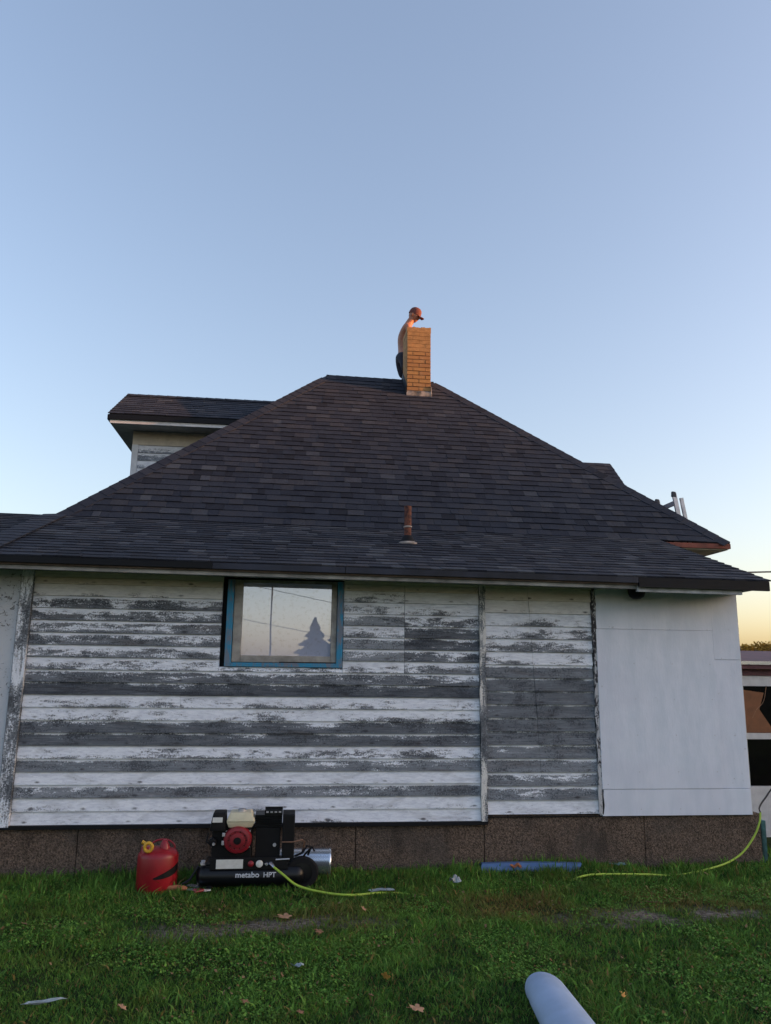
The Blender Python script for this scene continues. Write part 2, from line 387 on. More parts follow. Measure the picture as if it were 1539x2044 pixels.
def drymask(x, y):
    b = (1-sstep(np.abs(y-5.75), .10, .45))*sstep(x, .9, 1.6)*sstep(vnoise(x, y, .45, 12), .25, .7)
    e = sstep(x, 3.0, 3.8)*(1-sstep(y, 5.9, 6.2))*sstep(y, 4.6, 5.4)*.55
    f = (1-sstep(np.abs(y-5.6), .1, .5))*.5*sstep(vnoise(x, y, .5, 13), .45, .8)
    return np.clip(np.maximum(np.maximum(b, e), f), 0, 1)
def grid(name, xs, ys, mat_, zoff=0.0):
    X, Y = np.meshgrid(xs, ys); Z = gz(X, Y)+zoff
    v = np.stack([X.ravel(), Y.ravel(), Z.ravel()], 1); nx, ny = len(xs), len(ys)
    i = np.arange((nx-1)*(ny-1)); r, c = i//(nx-1), i % (nx-1); a = r*nx+c
    f = np.stack([a, a+1, a+nx+1, a+nx], 1)
    me = bpy.data.meshes.new(name); me.from_pydata(v.tolist(), [], f.tolist()); me.materials.append(mat_)
    at = me.attributes.new('soil', 'FLOAT', 'POINT'); at.data.foreach_set('value', soilmask(X.ravel(), Y.ravel()).astype(np.float32))
    for p in me.polygons: p.use_smooth = True
    return link(name, me)
def spaced(lo, hi, step, far):
    a = list(np.arange(lo, hi+1e-6, step)); s = step; x = hi
    while x < far: s *= 1.5; x += s; a.append(x)
    s = step; x = lo; pre = []
    while x > -far: s *= 1.5; x -= s; pre.append(x)
    return np.array(pre[::-1]+a)
tag(grid('ground', spaced(-4, 6.5, .05, 900), spaced(3.0, 9.4, .05, 900), M['ground']), 'dark lawn with a worn strip of bare soil along the house', kind='structure')

def blades(name, x0, x1, y0, y1, n, hmin, hmax, wdt):
    x = rng.uniform(x0, x1, n); y = rng.uniform(y0, y1, n)
    s = soilmask(x, y); d = drymask(x, y); cl = vnoise(x, y, .13, 21)
    keep = (rng.random(n) > s*.97) & (rng.random(n) < .35+.8*cl) & ~((y > 6.79) & (x < 4.2))
    x, y, d, cl = x[keep], y[keep], d[keep], cl[keep]; n = len(x)
    z = gz(x, y)
    tall = sstep(y, 5.7, 6.6)*(.5+.9*vnoise(x, y, .22, 22))
    h = rng.uniform(hmin, hmax, n)*(.55+.8*vnoise(x, y, .3, 23)+1.0*tall)
    ww = wdt*rng.uniform(.6, 1.3, n); a = rng.uniform(0, 2*np.pi, n); b = rng.uniform(0, 2*np.pi, n); lean = rng.uniform(.3, 1.7, n)*h*(1-.6*tall.clip(0,1))
    dx, dy = np.cos(a)*ww/2, np.sin(a)*ww/2; lx, ly = np.cos(b)*lean, np.sin(b)*lean
    zb = z-.004
    v = np.stack([np.stack([x-dx, y-dy, zb], 1), np.stack([x+dx, y+dy, zb], 1),
                  np.stack([x-dx*.7+lx*.35, y-dy*.7+ly*.35, z+h*.62], 1), np.stack([x+dx*.7+lx*.35, y+dy*.7+ly*.35, z+h*.62], 1),
                  np.stack([x+lx, y+ly, z+h*.95], 1)], 1).reshape(-1, 3)
    me = bpy.data.meshes.new(name)
    base = (np.arange(n)*5)[:, None]
    me.vertices.add(n*5); me.vertices.foreach_set('co', v.ravel())
    li = np.concatenate([base+[0,1,3,2], base+[2,3,4]], 1).ravel()
    me.loops.add(n*7); me.loops.foreach_set('vertex_index', li.astype(np.int32))
    ls = (np.arange(n)*7)[:, None]+np.array([0, 4]); me.polygons.add(n*2)
    me.polygons.foreach_set('loop_start', ls.ravel().astype(np.int32))
    me.update(calc_edges=True); me.validate()
    tone = np.clip(rng.normal(.42, .24, n)+(cl-.5)*.5+(vnoise(x, y, .7, 25)-.5)*.35, 0, 1)
    dr = np.clip((rng.random(n) < .09)*.8 + d*rng.uniform(.2, 1.1, n), 0, 1)
    for nm, arr in (('tone', tone), ('dry', dr)):
        at = me.attributes.new(nm, 'FLOAT', 'FACE'); at.data.foreach_set('value', np.repeat(arr, 2).astype(np.float32))
    me.materials.append(M['grass'])
    return link(name, me)
tag(blades('grass', -3.3, 5.3, 3.3, 6.82, 430000, .013, .032, .0052), 'short uneven green grass of the front lawn', 'grass', kind='stuff')
tag(blades('grass', -9, 12, -3, 9.0, 110000, .03, .06, .012), 'coarser grass of the yard around the front lawn', 'grass', kind='stuff')

def flecks(name, n, size, zlo, zhi, mat_, patch, tilt, lim=(-3.2,5.2,3.3,6.7)):
    """small flat leaflets scattered on the lawn in patches, each a folded diamond"""
    x = rng.uniform(lim[0], lim[1], n); y = rng.uniform(lim[2], lim[3], n)
    keep = (vnoise(x, y, .45, patch)*.6+vnoise(x, y, .16, patch+1)*.4 > .52) & (rng.random(n) > soilmask(x, y)*.8); x, y = x[keep], y[keep]; n = len(x)
    z = gz(x, y)+rng.uniform(zlo, zhi, n); a = rng.uniform(0, 2*np.pi, n); sz = size*rng.uniform(.5, 1.4, n); t1, t2 = rng.normal(0, tilt, n), rng.normal(0, tilt, n)
    ca, sa = np.cos(a)*sz, np.sin(a)*sz
    v = np.stack([np.stack([x-ca, y-sa, z-t1*sz], 1), np.stack([x+sa*.7, y-ca*.7, z-t2*sz+.2*sz], 1), np.stack([x+ca, y+sa, z+t1*sz], 1), np.stack([x-sa*.7, y+ca*.7, z+t2*sz+.2*sz], 1)], 1).reshape(-1, 3)
    me = bpy.data.meshes.new(name); me.vertices.add(n*4); me.vertices.foreach_set('co', v.ravel())
    li = ((np.arange(n)*4)[:, None]+np.array([0,1,2,0,2,3])).ravel(); me.loops.add(n*6); me.loops.foreach_set('vertex_index', li.astype(np.int32))
    me.polygons.add(n*2); me.polygons.foreach_set('loop_start', (np.arange(n*2)*3).astype(np.int32)); me.update(calc_edges=True)
    for nm, arr in (('tone', rng.uniform(.2, 1, n)), ('dry', np.clip((rng.random(n) < .06)*1.0, 0, 1))):
        at = me.attributes.new(nm, 'FLOAT', 'FACE'); at.data.foreach_set('value', np.repeat(arr, 2).astype(np.float32))
    me.materials.append(mat_); return link(name, me)
tag(flecks('clover', 150000, .0075, .010, .030, M['grass'], 41, .35), 'low clover and broad-leaved weeds growing in patches through the lawn', 'clover', kind='stuff')
tag(flecks('leaf_litter', 1500, .010, .022, .036, M['litter'], 47, .5), 'small crumbs of dry leaves and straw scattered over the lawn', 'leaf litter', kind='stuff')

# ------------------------------------------------------------------ the house
house = tag(empty('house', (0, 6.8, 0)), 'old white clapboard house with peeling paint and dark hipped shingle roof', 'house')
H = house
def hp(o):          # parts are built in world coordinates; shift them under the house empty
    o.parent = H; o.matrix_parent_inverse = Matrix.Translation((0, -6.8, 0)); return o
def P(mb, name, m, **k): return hp(mb.build(name, M[m] if isinstance(m, str) else m, **k))

wm = MB()
for a, b in (((-7,6.865,.30),(-.50,7.0,2.41)), ((.385,6.865,.30),(4.09,7.0,2.41)), ((-.50,6.865,.30),(.385,7.0,1.66)), ((-.50,6.865,2.375),(.385,7.0,2.41)),
             ((-6.9,7.001,0),(-6.8,9.3,2.4))): wm.box(a, b)
wm.add([(x,y,z) for x in (3.98,4.088) for y,z in ((7.001,-.6),(9.3,-.6),(9.3,3.0),(8.45,3.0),(7.001,2.50))], [(0,1,2,3,4),(5,9,8,7,6)]+[(i,(i+1)%5,5+(i+1)%5,5+i) for i in range(5)])
P(wm, 'wall', 'tar_paper')
P(MB().box((-2.2,9.3,-.6),(4.5,13.9,3.03)).box((-6.5,9.0,0),(-2.21,13.0,2.4)), 'rear_wall', 'cream_paint')

def board(name, x0, x1, z0, z1, m, wear, dark, cream=0, tb=.016, y=6.8):
    """one lap board: its lower edge stands proud of the board below"""
    L = x1-x0; h = z1-z0; yt = y+.012
    me = MB().prism([(0,y-6.8-tb+.012,0),(L,y-6.8-tb+.012,0),(L,.065,0),(0,.065,0)], [(0,yt-6.8,h),(L,yt-6.8,h),(L,.065,h),(0,.065,h)])
    o = me.build(name, M[m], H, loc=(x0, 0, z0)); o['wear'] = wear; o['dark'] = dark; o['cream'] = cream
    return o
Z0, EX = .381, .1009
#        wear, dark, cream for each course from the bottom, with extra butt joints
c1 = [(.06,.1,0,[]), (.14,.1,0,[]), (.78,.30,0,[.35]), (.05,.1,0,[]), (.88,.42,0,[]), (.42,.35,0,[]), (.97,.80,0,[.15]), (.90,.78,0,[.62]),
      (.36,.25,0,[]), (.30,.25,0,[-.9]), (1.0,.97,0,[-.35]), (.74,.62,0,[])]
for k, (we, dk, cr, js) in enumerate(c1):
    xs = [-2.155]+sorted(js)+[1.645]
    for a, b in zip(xs[:-1], xs[1:]):
        board('clapboard', a+.001, b-.001, Z0+k*EX+.0015, Z0+(k+1)*EX, 'clapboard', min(1, we+random.uniform(-.05,.05)), dk, cr)
left = {12:(.44,.40,0,[]), 13:(.50,.20,0,[]), 14:(.62,.45,0,[]), 15:(.60,.40,0,[]), 16:(.62,.62,0,[]), 17:(.47,.60,0,[-1.70]), 18:(.06,.1,.45,[]), 19:(-.05,.1,.85,[])}
for k, (we, dk, cr, js) in left.items():
    xs = [-2.155]+js+[-.60]; z1 = Z0+(k+1)*EX if k < 19 else 2.352
    for i, (a, b) in enumerate(zip(xs[:-1], xs[1:])):
        board('clapboard', a+.001, b-.001, Z0+k*EX+.0015, z1, 'clapboard', we+(.1 if i else 0), dk, cr)
mid = {12:(.28,.3,0), 13:(.72,.10,0), 14:(.80,.12,0), 15:(.42,.12,0), 16:(.86,.12,0), 17:(.40,.15,0), 18:(.36,.25,.1), 19:(.05,.1,.8)}
rgt = {12:(.58,.35,0), 13:(.74,.75,0), 14:(.86,.95,0), 15:(.84,.80,0), 16:(.50,.45,0), 17:(.28,.45,0), 18:(.02,.1,.2), 19:(-.05,.1,.85)}
for k in range(12, 20):
    z1 = Z0+(k+1)*EX if k < 19 else 2.352
    board('clapboard', .445, .979, Z0+k*EX+.0015, z1, 'clapboard', *mid[k])
    board('clapboard', .983, 1.644, Z0+k*EX+.0015, z1, 'clapboard', *rgt[k])
board('clapboard', -.60, .443, 1.5935, 1.630, 'clapboard', .40, .5)
Z2, E2 = .430, .1135
c2 = [(.16,.1), (.74,.42), (.80,.34), (.90,.36), (1.1,.52), (1.15,.62), (1.2,.66), (1.2,.66), (1.2,.70), (1.15,.68), (.90,.50), (.34,.25), (.46,.20), (.47,.35), (.24,.35), (.02,.1), (-.1,.1)]
for k, (we, dk) in enumerate(c2):
    jx = 2.10+.006*((16-k)**1.0) if k not in (0, 1) else None
    z1 = Z2+(k+1)*E2 if k < 16 else 2.352
    cr = .8 if k == 16 else .5 if k == 15 else 0
    xs = [1.702, jx, 2.690] if jx else [1.702, 2.690]
    for i, (a, b) in enumerate(zip(xs[:-1], xs[1:])):
        board('clapboard', a+.001+random.uniform(0,.0025), b-.001-(.012*random.random() if b > 2.5 else .0), Z2+k*E2+.0015, z1, 'clapboard_wide', we+random.uniform(-.06,.06), dk, cr)
# frieze strips above the boards
for a, b, cr in ((-2.155, -.60, .9), (.445, 1.644, .9), (1.702, 2.69, .95)):
    o = P(MB().box((a,6.795,2.354),(b,6.864,2.402)), 'frieze_board', 'trim'); o['wear'] = .1; o['cream'] = cr; o['dark'] = .4
# upright boards
def upright(name, x0, x1, z0, z1, y, wear, dark, cream=0, m='vboard', ragged=0):
    mb = MB(); n = 26 if ragged else 1; rr = random.Random(int(x0*100)+5)
    if ragged:
        L = [(x0+rr.uniform(-ragged, ragged*.5), z0+(z1-z0)*i/n) for i in range(n+1)]; Rr = [(x1+rr.uniform(-ragged, ragged), z) for _, z in L]
        for i in range(n):
            mb.prism([(L[i][0],y,L[i][1]),(Rr[i][0],y,Rr[i][1]),(Rr[i+1][0],y,Rr[i+1][1]),(L[i+1][0],y,L[i+1][1])],
                     [(L[i][0],6.864,L[i][1]),(Rr[i][0],6.864,Rr[i][1]),(Rr[i+1][0],6.864,Rr[i+1][1]),(L[i+1][0],6.864,L[i+1][1])])
    else: mb.box((x0,y,z0),(x1,6.864,z1))
    o = P(mb, name, m); o['wear'] = wear; o['dark'] = dark; o['cream'] = cream; return o
o = upright('corner_board', -2.252, -2.158, .37, 2.402, 6.772, .57, .22)
o['label'] = 'grey upright corner board with flaking white paint'
upright('batten', 1.648, 1.700, .362, 2.402, 6.778, .54, .30, .55, ragged=.006)
o = upright('batten', 2.690, 2.722, .425, 2.402, 6.787, .52, .97, .1, m='caulk', ragged=.011)
# left rough panel
o = P(MB().box((-7,6.792,.385),(-2.262,6.864,2.402)), 'siding_panel', 'stucco'); o['label'] = 'rough whitewashed panel left of the corner board'
# white plywood panels on the right
pw = [((2.724,6.790,2.010),(3.829,6.811,2.402)), ((2.718,6.783,.633),(3.826,6.811,2.0065)), ((3.832,6.793,1.7505),(4.086,6.811,2.402)),
      ((3.831,6.795,.634),(4.086,6.811,1.7475)), ((2.712,6.787,.412),(4.082,6.811,.6295))]
P(MB().box((2.70,6.8115,.413),(4.086,6.864,2.387)), 'panel_backing', 'white_panel')
for a, b in pw:
    P(MB().box(a, b), 'siding_panel', 'white_panel', bevel=.002)
o = P(MB().box((4.0865,6.800,.41),(4.094,6.95,2.402)), 'corner_trim', 'white_wood')
# foundation
fx = [-7, -3.9, -1.635, .586, 1.675, 3.094, 4.172]
for a, b in zip(fx[:-1], fx[1:]):
    P(MB().box((a+.003,6.822,-.5),(b-.003,6.96,.372 if b < 1.68 else .418)), 'foundation_panel', 'foundation', bevel=.003)
P(MB().box((4.10,6.97,-.7),(4.17,9.0,.418)), 'foundation_panel', 'foundation')
P(MB().box((-7,6.775,.352),(1.70,6.863,.3795)), 'base_flashing', 'dark_metal')
P(MB().box((1.704,6.805,.405),(4.09,6.863,.4115)), 'base_flashing', 'dark_metal')
# window
ww = MB().box((-.558,6.790,1.634),(-.503,6.866,2.372)).box((.388,6.790,1.634),(.440,6.866,2.372)).box((-.5025,6.788,1.634),(.3875,6.868,1.668))
win = P(ww, 'window', 'blue_paint', bevel=.002); win['label'] = 'window with blue casing and greyed inner sash'
def wpart(mb, name, m, **k):
    o = mb.build(name, M[m], **k); o.parent = win; return o
wpart(MB().box((-.500,6.812,1.672),(-.428,6.90,2.372)).box((.338,6.812,1.672),(.385,6.90,2.372)).box((-.4275,6.814,1.672),(.3375,6.90,1.728)).box((-.4275,6.83,2.350),(.3375,6.90,2.376)), 'sash', 'sash_paint', bevel=.003)
wpart(MB().box((-.427,6.838,1.7285),(.337,6.846,2.3495)), 'pane', 'pane')
wpart(MB().box((-.10,6.806,1.6685),(.385,6.811,1.678)), 'sill_gap_strip', 'tar_paper')
# eave
SK0 = Vector((-2.5,6.40,2.478)); 
def ez(x): return 2.478-.0069*(x+2.5)
def eave_strip(name, x0, x1, y0, y1, dz0, dz1, m, **at):
    mb = MB().prism([(x0,y0,ez(x0)+dz0),(x1,y0,ez(x1)+dz0),(x1,y1,ez(x1)+dz0),(x0,y1,ez(x0)+dz0)], [(x0,y0,ez(x0)+dz1),(x1,y0,ez(x1)+dz1),(x1,y1,ez(x1)+dz1),(x0,y1,ez(x0)+dz1)])
    o = P(mb, name, m)
    for k, v in at.items(): o[k] = v
    return o
for a, b in ((-7,-.66), (-.655,.42), (.425,2.95), (2.955,4.155)):
    eave_strip('drip_edge', a, b, 6.366, 6.385+.01*(a > 2), -.058 if a < 2.9 else -.092, -.010, 'dark_metal' if a > 2.9 or a < -5 else 'drip_worn')
eave_strip('fascia', -7, 4.12, 6.39, 6.408, -.075, -.03, 'wood_dark')
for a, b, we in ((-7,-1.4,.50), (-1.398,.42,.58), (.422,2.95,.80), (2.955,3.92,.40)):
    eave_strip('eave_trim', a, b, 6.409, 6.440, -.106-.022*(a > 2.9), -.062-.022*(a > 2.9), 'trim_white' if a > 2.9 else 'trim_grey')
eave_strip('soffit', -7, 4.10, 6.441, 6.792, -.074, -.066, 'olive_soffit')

# ------------------------------------------------------------------ roofs
A = Vector((-2.51,8.40,3.17)); B = Vector((5.02,8.40,3.112)); Cc = Vector((.39,11.3,6.03)); Dd = Vector((2.05,11.3,6.017))
A2 = Vector((-2.51,14.2,3.17)); B2 = Vector((5.02,14.2,3.112)); lo = Vector((0,0,-.055))
mb = MB(); mb.add([A,B,B2,A2,Cc,Dd], [(0,1,5,4),(1,2,5),(2,3,4,5),(3,0,4)])
mb.add([A+lo,B+lo,B2+lo,A2+lo,A-Vector((0,0,.001)),B-Vector((0,0,.001)),B2-Vector((0,0,.001)),A2-Vector((0,0,.001))], [(0,3,2,1)])
roof = P(mb, 'roof', 'roof_felt')
skirt = MB()
yS, zS = 8.47, 2.478+.344*2.07
for x0, x1, yt, zt, drop in ((-2.5,4.165,yS,zS,0), (-7,-2.502,8.9,3.286,.012)):
    skirt.prism([(x0,6.39,ez(x0)-.03-drop),(x1,6.39,ez(x1)-.03-drop),(x1,yt,zt-.03),(x0,yt,zt-.03)], [(x0,6.39,ez(x0)-drop),(x1,6.39,ez(x1)-drop),(x1,yt,zt-.0067*(x1+2.5)-drop),(x0,yt,zt-drop)])
skirt.add([(-7,8.9,3.27),(-2.5,8.9,3.27),(-2.5,11.4,2.45),(-7,11.4,2.45)], [(0,1,2,3)])
skirt.add([(4.15,6.42,2.40),(4.15,8.47,3.10),(4.15,8.47,2.4)], [(0,1,2)])
P(skirt, 'roof', 'roof_felt')
# red-brown fascia and pale soffit of the upper roof where it passes the lower roof
P(MB().box((3.6,8.385,3.048),(5.03,8.41,3.105)), 'fascia', 'redbrown')
P(MB().box((5.005,8.411,3.048),(5.03,14.2,3.10)), 'fascia', 'redbrown')
P(MB().box((3.4,8.411,3.034),(5.004,14.1,3.046)), 'soffit', 'cream_paint')
P(MB().box((4.05,9.1,2.0),(4.6,9.3,3.033)), 'rear_wall', 'cream_paint')

def clip(poly, hs):
    for (a, b, c) in hs:            # keep a*u + b*v + c >= 0
        out = []
        for i in range(len(poly)):
            p, q = poly[i], poly[(i+1) % len(poly)]; dp = a*p[0]+b*p[1]+c; dq = a*q[0]+b*q[1]+c
            if dp >= 0: out.append(p)
            if dp*dq < 0:
                t = dp/(dp-dq); out.append((p[0]+(q[0]-p[0])*t, p[1]+(q[1]-p[1])*t))
        poly = out
        if len(poly) < 3: return []
    return poly
TABS = []     # every shingle of every roof face: (corner points below, above, tone, sort key)
def proj(p):
    d = Vector(p)-Vector((0,0,EYE)); z = d.dot(fw); return (771/2+775*d.dot(rt)/z, 512-775*d.dot(up)/z)
def shingles(O, ux, region, exposure, seed, th=.012, wid=(.08,.22), vdir=None, var=1.0):
    O = Vector(O); u = Vector(ux).normalized(); v = Vector(vdir); v = (v-u*v.dot(u)).normalized(); n = u.cross(v)
    if n.z < 0: n = -n
    pts = [((Vector(q)-O).dot(u), (Vector(q)-O).dot(v)) for q in region]; hs = []
    cx = sum(p[0] for p in pts)/len(pts); cy = sum(p[1] for p in pts)/len(pts)
    for i in range(len(pts)):
        p, q = pts[i], pts[(i+1) % len(pts)]; a, b = -(q[1]-p[1]), (q[0]-p[0]); c = -(a*p[0]+b*p[1])
        if a*cx+b*cy+c < 0: a, b, c = -a, -b, -c
        hs.append((a, b, c))
    rr = random.Random(seed); u0_, u1_ = min(p[0] for p in pts), max(p[0] for p in pts); v1 = max(p[1] for p in pts); row = 0; vv = min(p[1] for p in pts)-.001
    while vv < v1:
        x = u0_-rr.uniform(0, .3); run = .45
        while x < u1_:
            wd = rr.uniform(*wid); wob = rr.uniform(-.003,.003); lift = rr.uniform(.7, 1.35)
            poly = clip([(x,vv+wob),(x+wd,vv+wob),(x+wd,vv+exposure+.025),(x,vv+exposure+.025)], hs)
            run = .6*run+.4*rr.gauss(.40,.30); tone = min(1, max(0, .42+var*(rr.gauss(0,.24)*.7+(run-.42)*.5)))
            if len(poly) >= 3:
                hgt = lambda q: .004+th*lift*(1-(q[1]-vv)/(exposure+.03))
                bot = [O+u*q[0]+v*q[1]+n*.0005 for q in poly]; top = [O+u*q[0]+v*q[1]+n*hgt(q) for q in poly]
                s2 = [proj(q) for q in top]; ar = abs(sum(s2[i][0]*s2[(i+1)%len(s2)][1]-s2[(i+1)%len(s2)][0]*s2[i][1] for i in range(len(s2))))/2
                vis = all(-5 < q[0] < 776 for q in s2)
                TABS.append((bot, top, tone, ar if vis else 0))
            x += wd+rr.uniform(.001,.004)
        vv += exposure; row += 1
shingles(A, B-A, [A,B,Dd,Cc], .120, 1, vdir=Cc-A)
S0 = Vector((-2.5,6.372,2.470)); S1 = Vector((4.175,6.372,2.424)); S2 = Vector((4.175,yS-.08,zS-.046-.0275)); S3 = Vector((-2.5,yS-.08,zS-.0275))
shingles(S0, S1-S0, [S0,S1,S2,S3], .127, 2, vdir=S3-S0, var=1.7, th=.009)
W0 = Vector((-4.4,6.372,2.466)); W1 = Vector((-2.5,6.372,2.4555)); W2 = Vector((-2.5,8.9,3.275)); W3 = Vector((-4.4,8.9,3.276))
shingles(W0, W1-W0, [W0,W1,W2,W3], .127, 3, vdir=W3-W0)
# rear wing at the left and small gabled roof at the right, both closed prisms
def gable(x0, x1, yf, yb, ze, zr, name_mat, th):
    ym = (yf+yb)/2; e = [(yf,ze-th),(yb,ze-th),(yb,ze),(ym,zr),(yf,ze)]
    return MB().prism([(x0,y,z) for y, z in e], [(x1,y,z) for y, z in e])
P(gable(-2.60, .9, 10.6, 12.6, 5.04, 5.65, None, .02), 'roof', 'roof_felt')
G = [Vector((-2.62,10.585,5.035)), Vector((.6,10.585,5.035)), Vector((.6,11.6,5.655)), Vector((-2.62,11.6,5.655))]
shingles(G[0], G[1]-G[0], G, .127, 4, th=.009, vdir=G[3]-G[0])
P(MB().box((-2.61,10.575,4.955),(.5,10.60,5.025)).box((-2.625,10.60,4.955),(-2.601,12.6,5.025)), 'drip_edge', 'dark_metal')
P(MB().box((-2.585,10.602,4.905),(.5,10.62,4.955)), 'fascia', 'white_wood')
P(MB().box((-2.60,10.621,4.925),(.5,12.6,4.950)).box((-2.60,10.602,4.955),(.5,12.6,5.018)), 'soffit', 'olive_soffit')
P(MB().box((-2.335,11.03,0),(.9,12.3,4.924)), 'rear_wall', 'tar_paper')
P(MB().box((-2.345,10.99,4.72),(-.3,11.029,4.922)), 'frieze_board', 'cream_paint')
o = P(MB().box((-2.347,10.985,2.5),(-2.262,11.029,4.719)), 'corner_board', 'white_wood')
for k in range(12):
    z = 4.716-(k+1)*.112
    o = MB().prism([(0,-.018,0),(2.4,-.018,0),(2.4,.03,0),(0,.03,0)], [(0,-.004,.11),(2.4,-.004,.11),(2.4,.03,.11),(0,.03,.11)]).build('clapboard', M['clapboard_wide'], H, loc=(-2.26,11.0-6.8,z))
    o['wear'] = (.50,.62,.46,.55,.5,.45)[k % 6]; o['dark'] = .08; o['cream'] = .25
P(gable(3.2, 4.99, 10.6, 12.6, 3.99, 4.915, None, .06), 'roof', 'roof_felt')
G = [Vector((3.2,10.59,3.985)), Vector((4.995,10.59,3.985)), Vector((4.995,11.6,4.92)), Vector((3.2,11.6,4.92))]
shingles(G[0], G[1]-G[0], G, .127, 5, th=.009, vdir=G[3]-G[0])
P(MB().box((3.0,10.85,3.0),(4.65,12.35,3.929)), 'rear_wall', 'cream_paint')
# link the shingles: the 300 that show largest one by one, the rest as one part
TABS.sort(key=lambda t: -t[3])
for bot, top, tone, ar in TABS[:300]:
    mb = MB().prism(bot, top); me = bpy.data.meshes.new('shingle'); me.from_pydata(mb.v, [], mb.f); me.materials.append(M['shingle'])
    o = hp(link('shingle', me)); o['tone'] = tone
mb = MB(); tn = []
for bot, top, tone, ar in TABS[300:]:
    k = len(mb.f); mb.prism(bot, top); tn += [tone]*(len(mb.f)-k)
me = bpy.data.meshes.new('shingle_courses'); me.from_pydata(mb.v, [], mb.f); me.materials.append(M['shingle'])
at = me.attributes.new('tone', 'FLOAT', 'FACE'); at.data.foreach_set('value', tn)
o = hp(link('shingle_courses', me)); o['kind'] = 'stuff'
# hip and ridge caps
def caps(p, q, n1, n2, pitch=.145, wid=.13, ln=.24, lift=.012, both=True):
    p, q = Vector(p), Vector(q); t = (q-p).normalized(); L = (q-p).length; n = (Vector(n1)+Vector(n2)).normalized()
    s1 = Vector(n1).cross(t).normalized(); s2 = t.cross(Vector(n2)).normalized()
    if s1.dot(s2) > 0: s2 = -s2
    me = None; k = 0
    X = t; Zx = (n-t*n.dot(t)).normalized(); Yx = Zx.cross(X)
    rot = Matrix((X, Yx, Zx)).transposed().to_4x4(); inv = rot.inverted()
    a1 = (inv@s1)*wid; a2 = (inv@s2)*wid
    for yy in (a1, a2):
        if yy.z > 0: yy *= -1
    v = []
    for d, h in ((0, lift), (ln, .004)):
        for sft in (0, -.009):
            v += [Vector((d,0,h+sft))+a1, Vector((d,0,h+sft+.004)), Vector((d,0,h+sft))+a2]
    f = [(0,1,7,6),(1,2,8,7),(3,9,10,4),(4,10,11,5),(0,3,4,1),(1,4,5,2),(6,7,10,9),(7,8,11,10),(0,6,9,3),(2,5,11,8)]
    while k*pitch < L-ln*.9:
        if me is None:
            me = bpy.data.meshes.new('ridge_cap'); me.from_pydata(v, [], f); me.materials.append(M['shingle'])
        o = link('ridge_cap', me); o.matrix_world = Matrix.Translation(p+t*(k*pitch)+Zx*.010)@rot
        m_ = o.matrix_world.copy(); o.parent = H; o.matrix_parent_inverse = Matrix.Translation((0,-6.8,0)); o.matrix_basis = m_
        o['tone'] = min(.9, max(.05, random.gauss(.36,.12))); k += 1
nF = Vector((0,-.70,.715)); nL = Vector((-.70,0,.715)); nR = Vector((.70,0,.715))
caps(A, Cc, nF, nL); caps(B, Dd, nR, nF); caps(Cc-(Cc-Dd).normalized()*0, Dd, (0,-.7,.71), (0,.7,.71))
caps((-2.5,6.40,2.49), (-2.52,8.44,3.19), (.02,-.33,.94), (-.02,-.33,.94), wid=.12)
caps((-2.60,11.6,5.665), (.0,11.6,5.665), (0,-.5,.85), (0,.5,.85), wid=.10)
# small dark flood lamp under the eave at the right
P(MB().lathe([(.001,-.062),(.035,-.058),(.062,-.040),(.075,-.01),(.078,.03),(.04,.045)], (3.08,6.70,2.335), 'Z', 14), 'eave_lamp', 'black_plastic', smooth=True)
# vent pipe through the lower roof
vp = P(MB().lathe([(.036,0),(.036,.375),(.030,.375),(.030,.02)], (1.12,7.60,2.87), 'Z', 16), 'vent_pipe', 'rust', smooth=True)
for nm, mm, pr in (('pipe_collar', 'flashing', [(.034,.135),(.043,.14),(.043,.152),(.034,.156)]), ('pipe_boot', 'rubber', [(.085,-.025),(.074,.0),(.045,.055),(.036,.06)]), ('pipe_flange', 'flashing', [(.100,-.035),(.098,-.018),(.080,-.008),(.075,-.02)])):
    o = MB().lathe(pr, (1.12,7.60,2.885), 'Z', 18).build(nm, M[mm], smooth=True); o.parent = vp

# ------------------------------------------------------------------ chimney: every brick is a part
ch = P(MB().box((1.595,10.94,5.3),(1.935,11.37,6.735)), 'chimney', 'mortar')
bx0, bx1, by0, by1 = 1.585, 1.945, 10.93, 11.38
def cbrick(a, b, tone, sm=False):
    o = MB().box(a, b).build('brick', M['render_coat' if sm else 'brick'], bevel=.003); o.parent = ch; o['tone'] = tone
zz = 5.30; row = 0; bh, j = .0535, .009
while zz+bh < 6.72:
    smear = zz > 6.36
    jt = j*(.25 if smear else 1); off = 0 if row % 2 else 1
    top = zz+bh+(j-jt)
    xs = [bx0, (bx0+bx1)/2, bx1] if off == 0 else [bx0, bx0+.085, bx1-.085, bx1]
    ys = [by0+.09, by0+.27, by1] if off == 0 else [by0+.09, by0+.18, by0+.36, by1]
    for i, (a, b) in enumerate(zip(xs[:-1], xs[1:])):
        jut = random.uniform(-.002,.003)
        cbrick((a+jt/2*(i>0), by0-jut, zz), (b-jt/2*(b<bx1), by0+.088, top), random.random()*(.9 if not smear else .5), smear)
        cbrick((a+jt/2*(i>0), by1-.02, zz), (b-jt/2*(b<bx1), by1+.012, top), random.random(), smear)
    for i, (a, b) in enumerate(zip(ys[:-1], ys[1:])):
        if b-a < .03: continue
        cbrick((bx0-random.uniform(0,.003), a+jt/2, zz), (bx0+.05, b-jt/2-.021*(b >= by1), top), random.random(), True)
        cbrick((bx1-.05, a+jt/2, zz), (bx1+random.uniform(0,.003), b-jt/2-.021*(b >= by1), top), random.random(), smear)
    zz += bh+j; row += 1
mb = MB(); rr = random.Random(4); n = 12
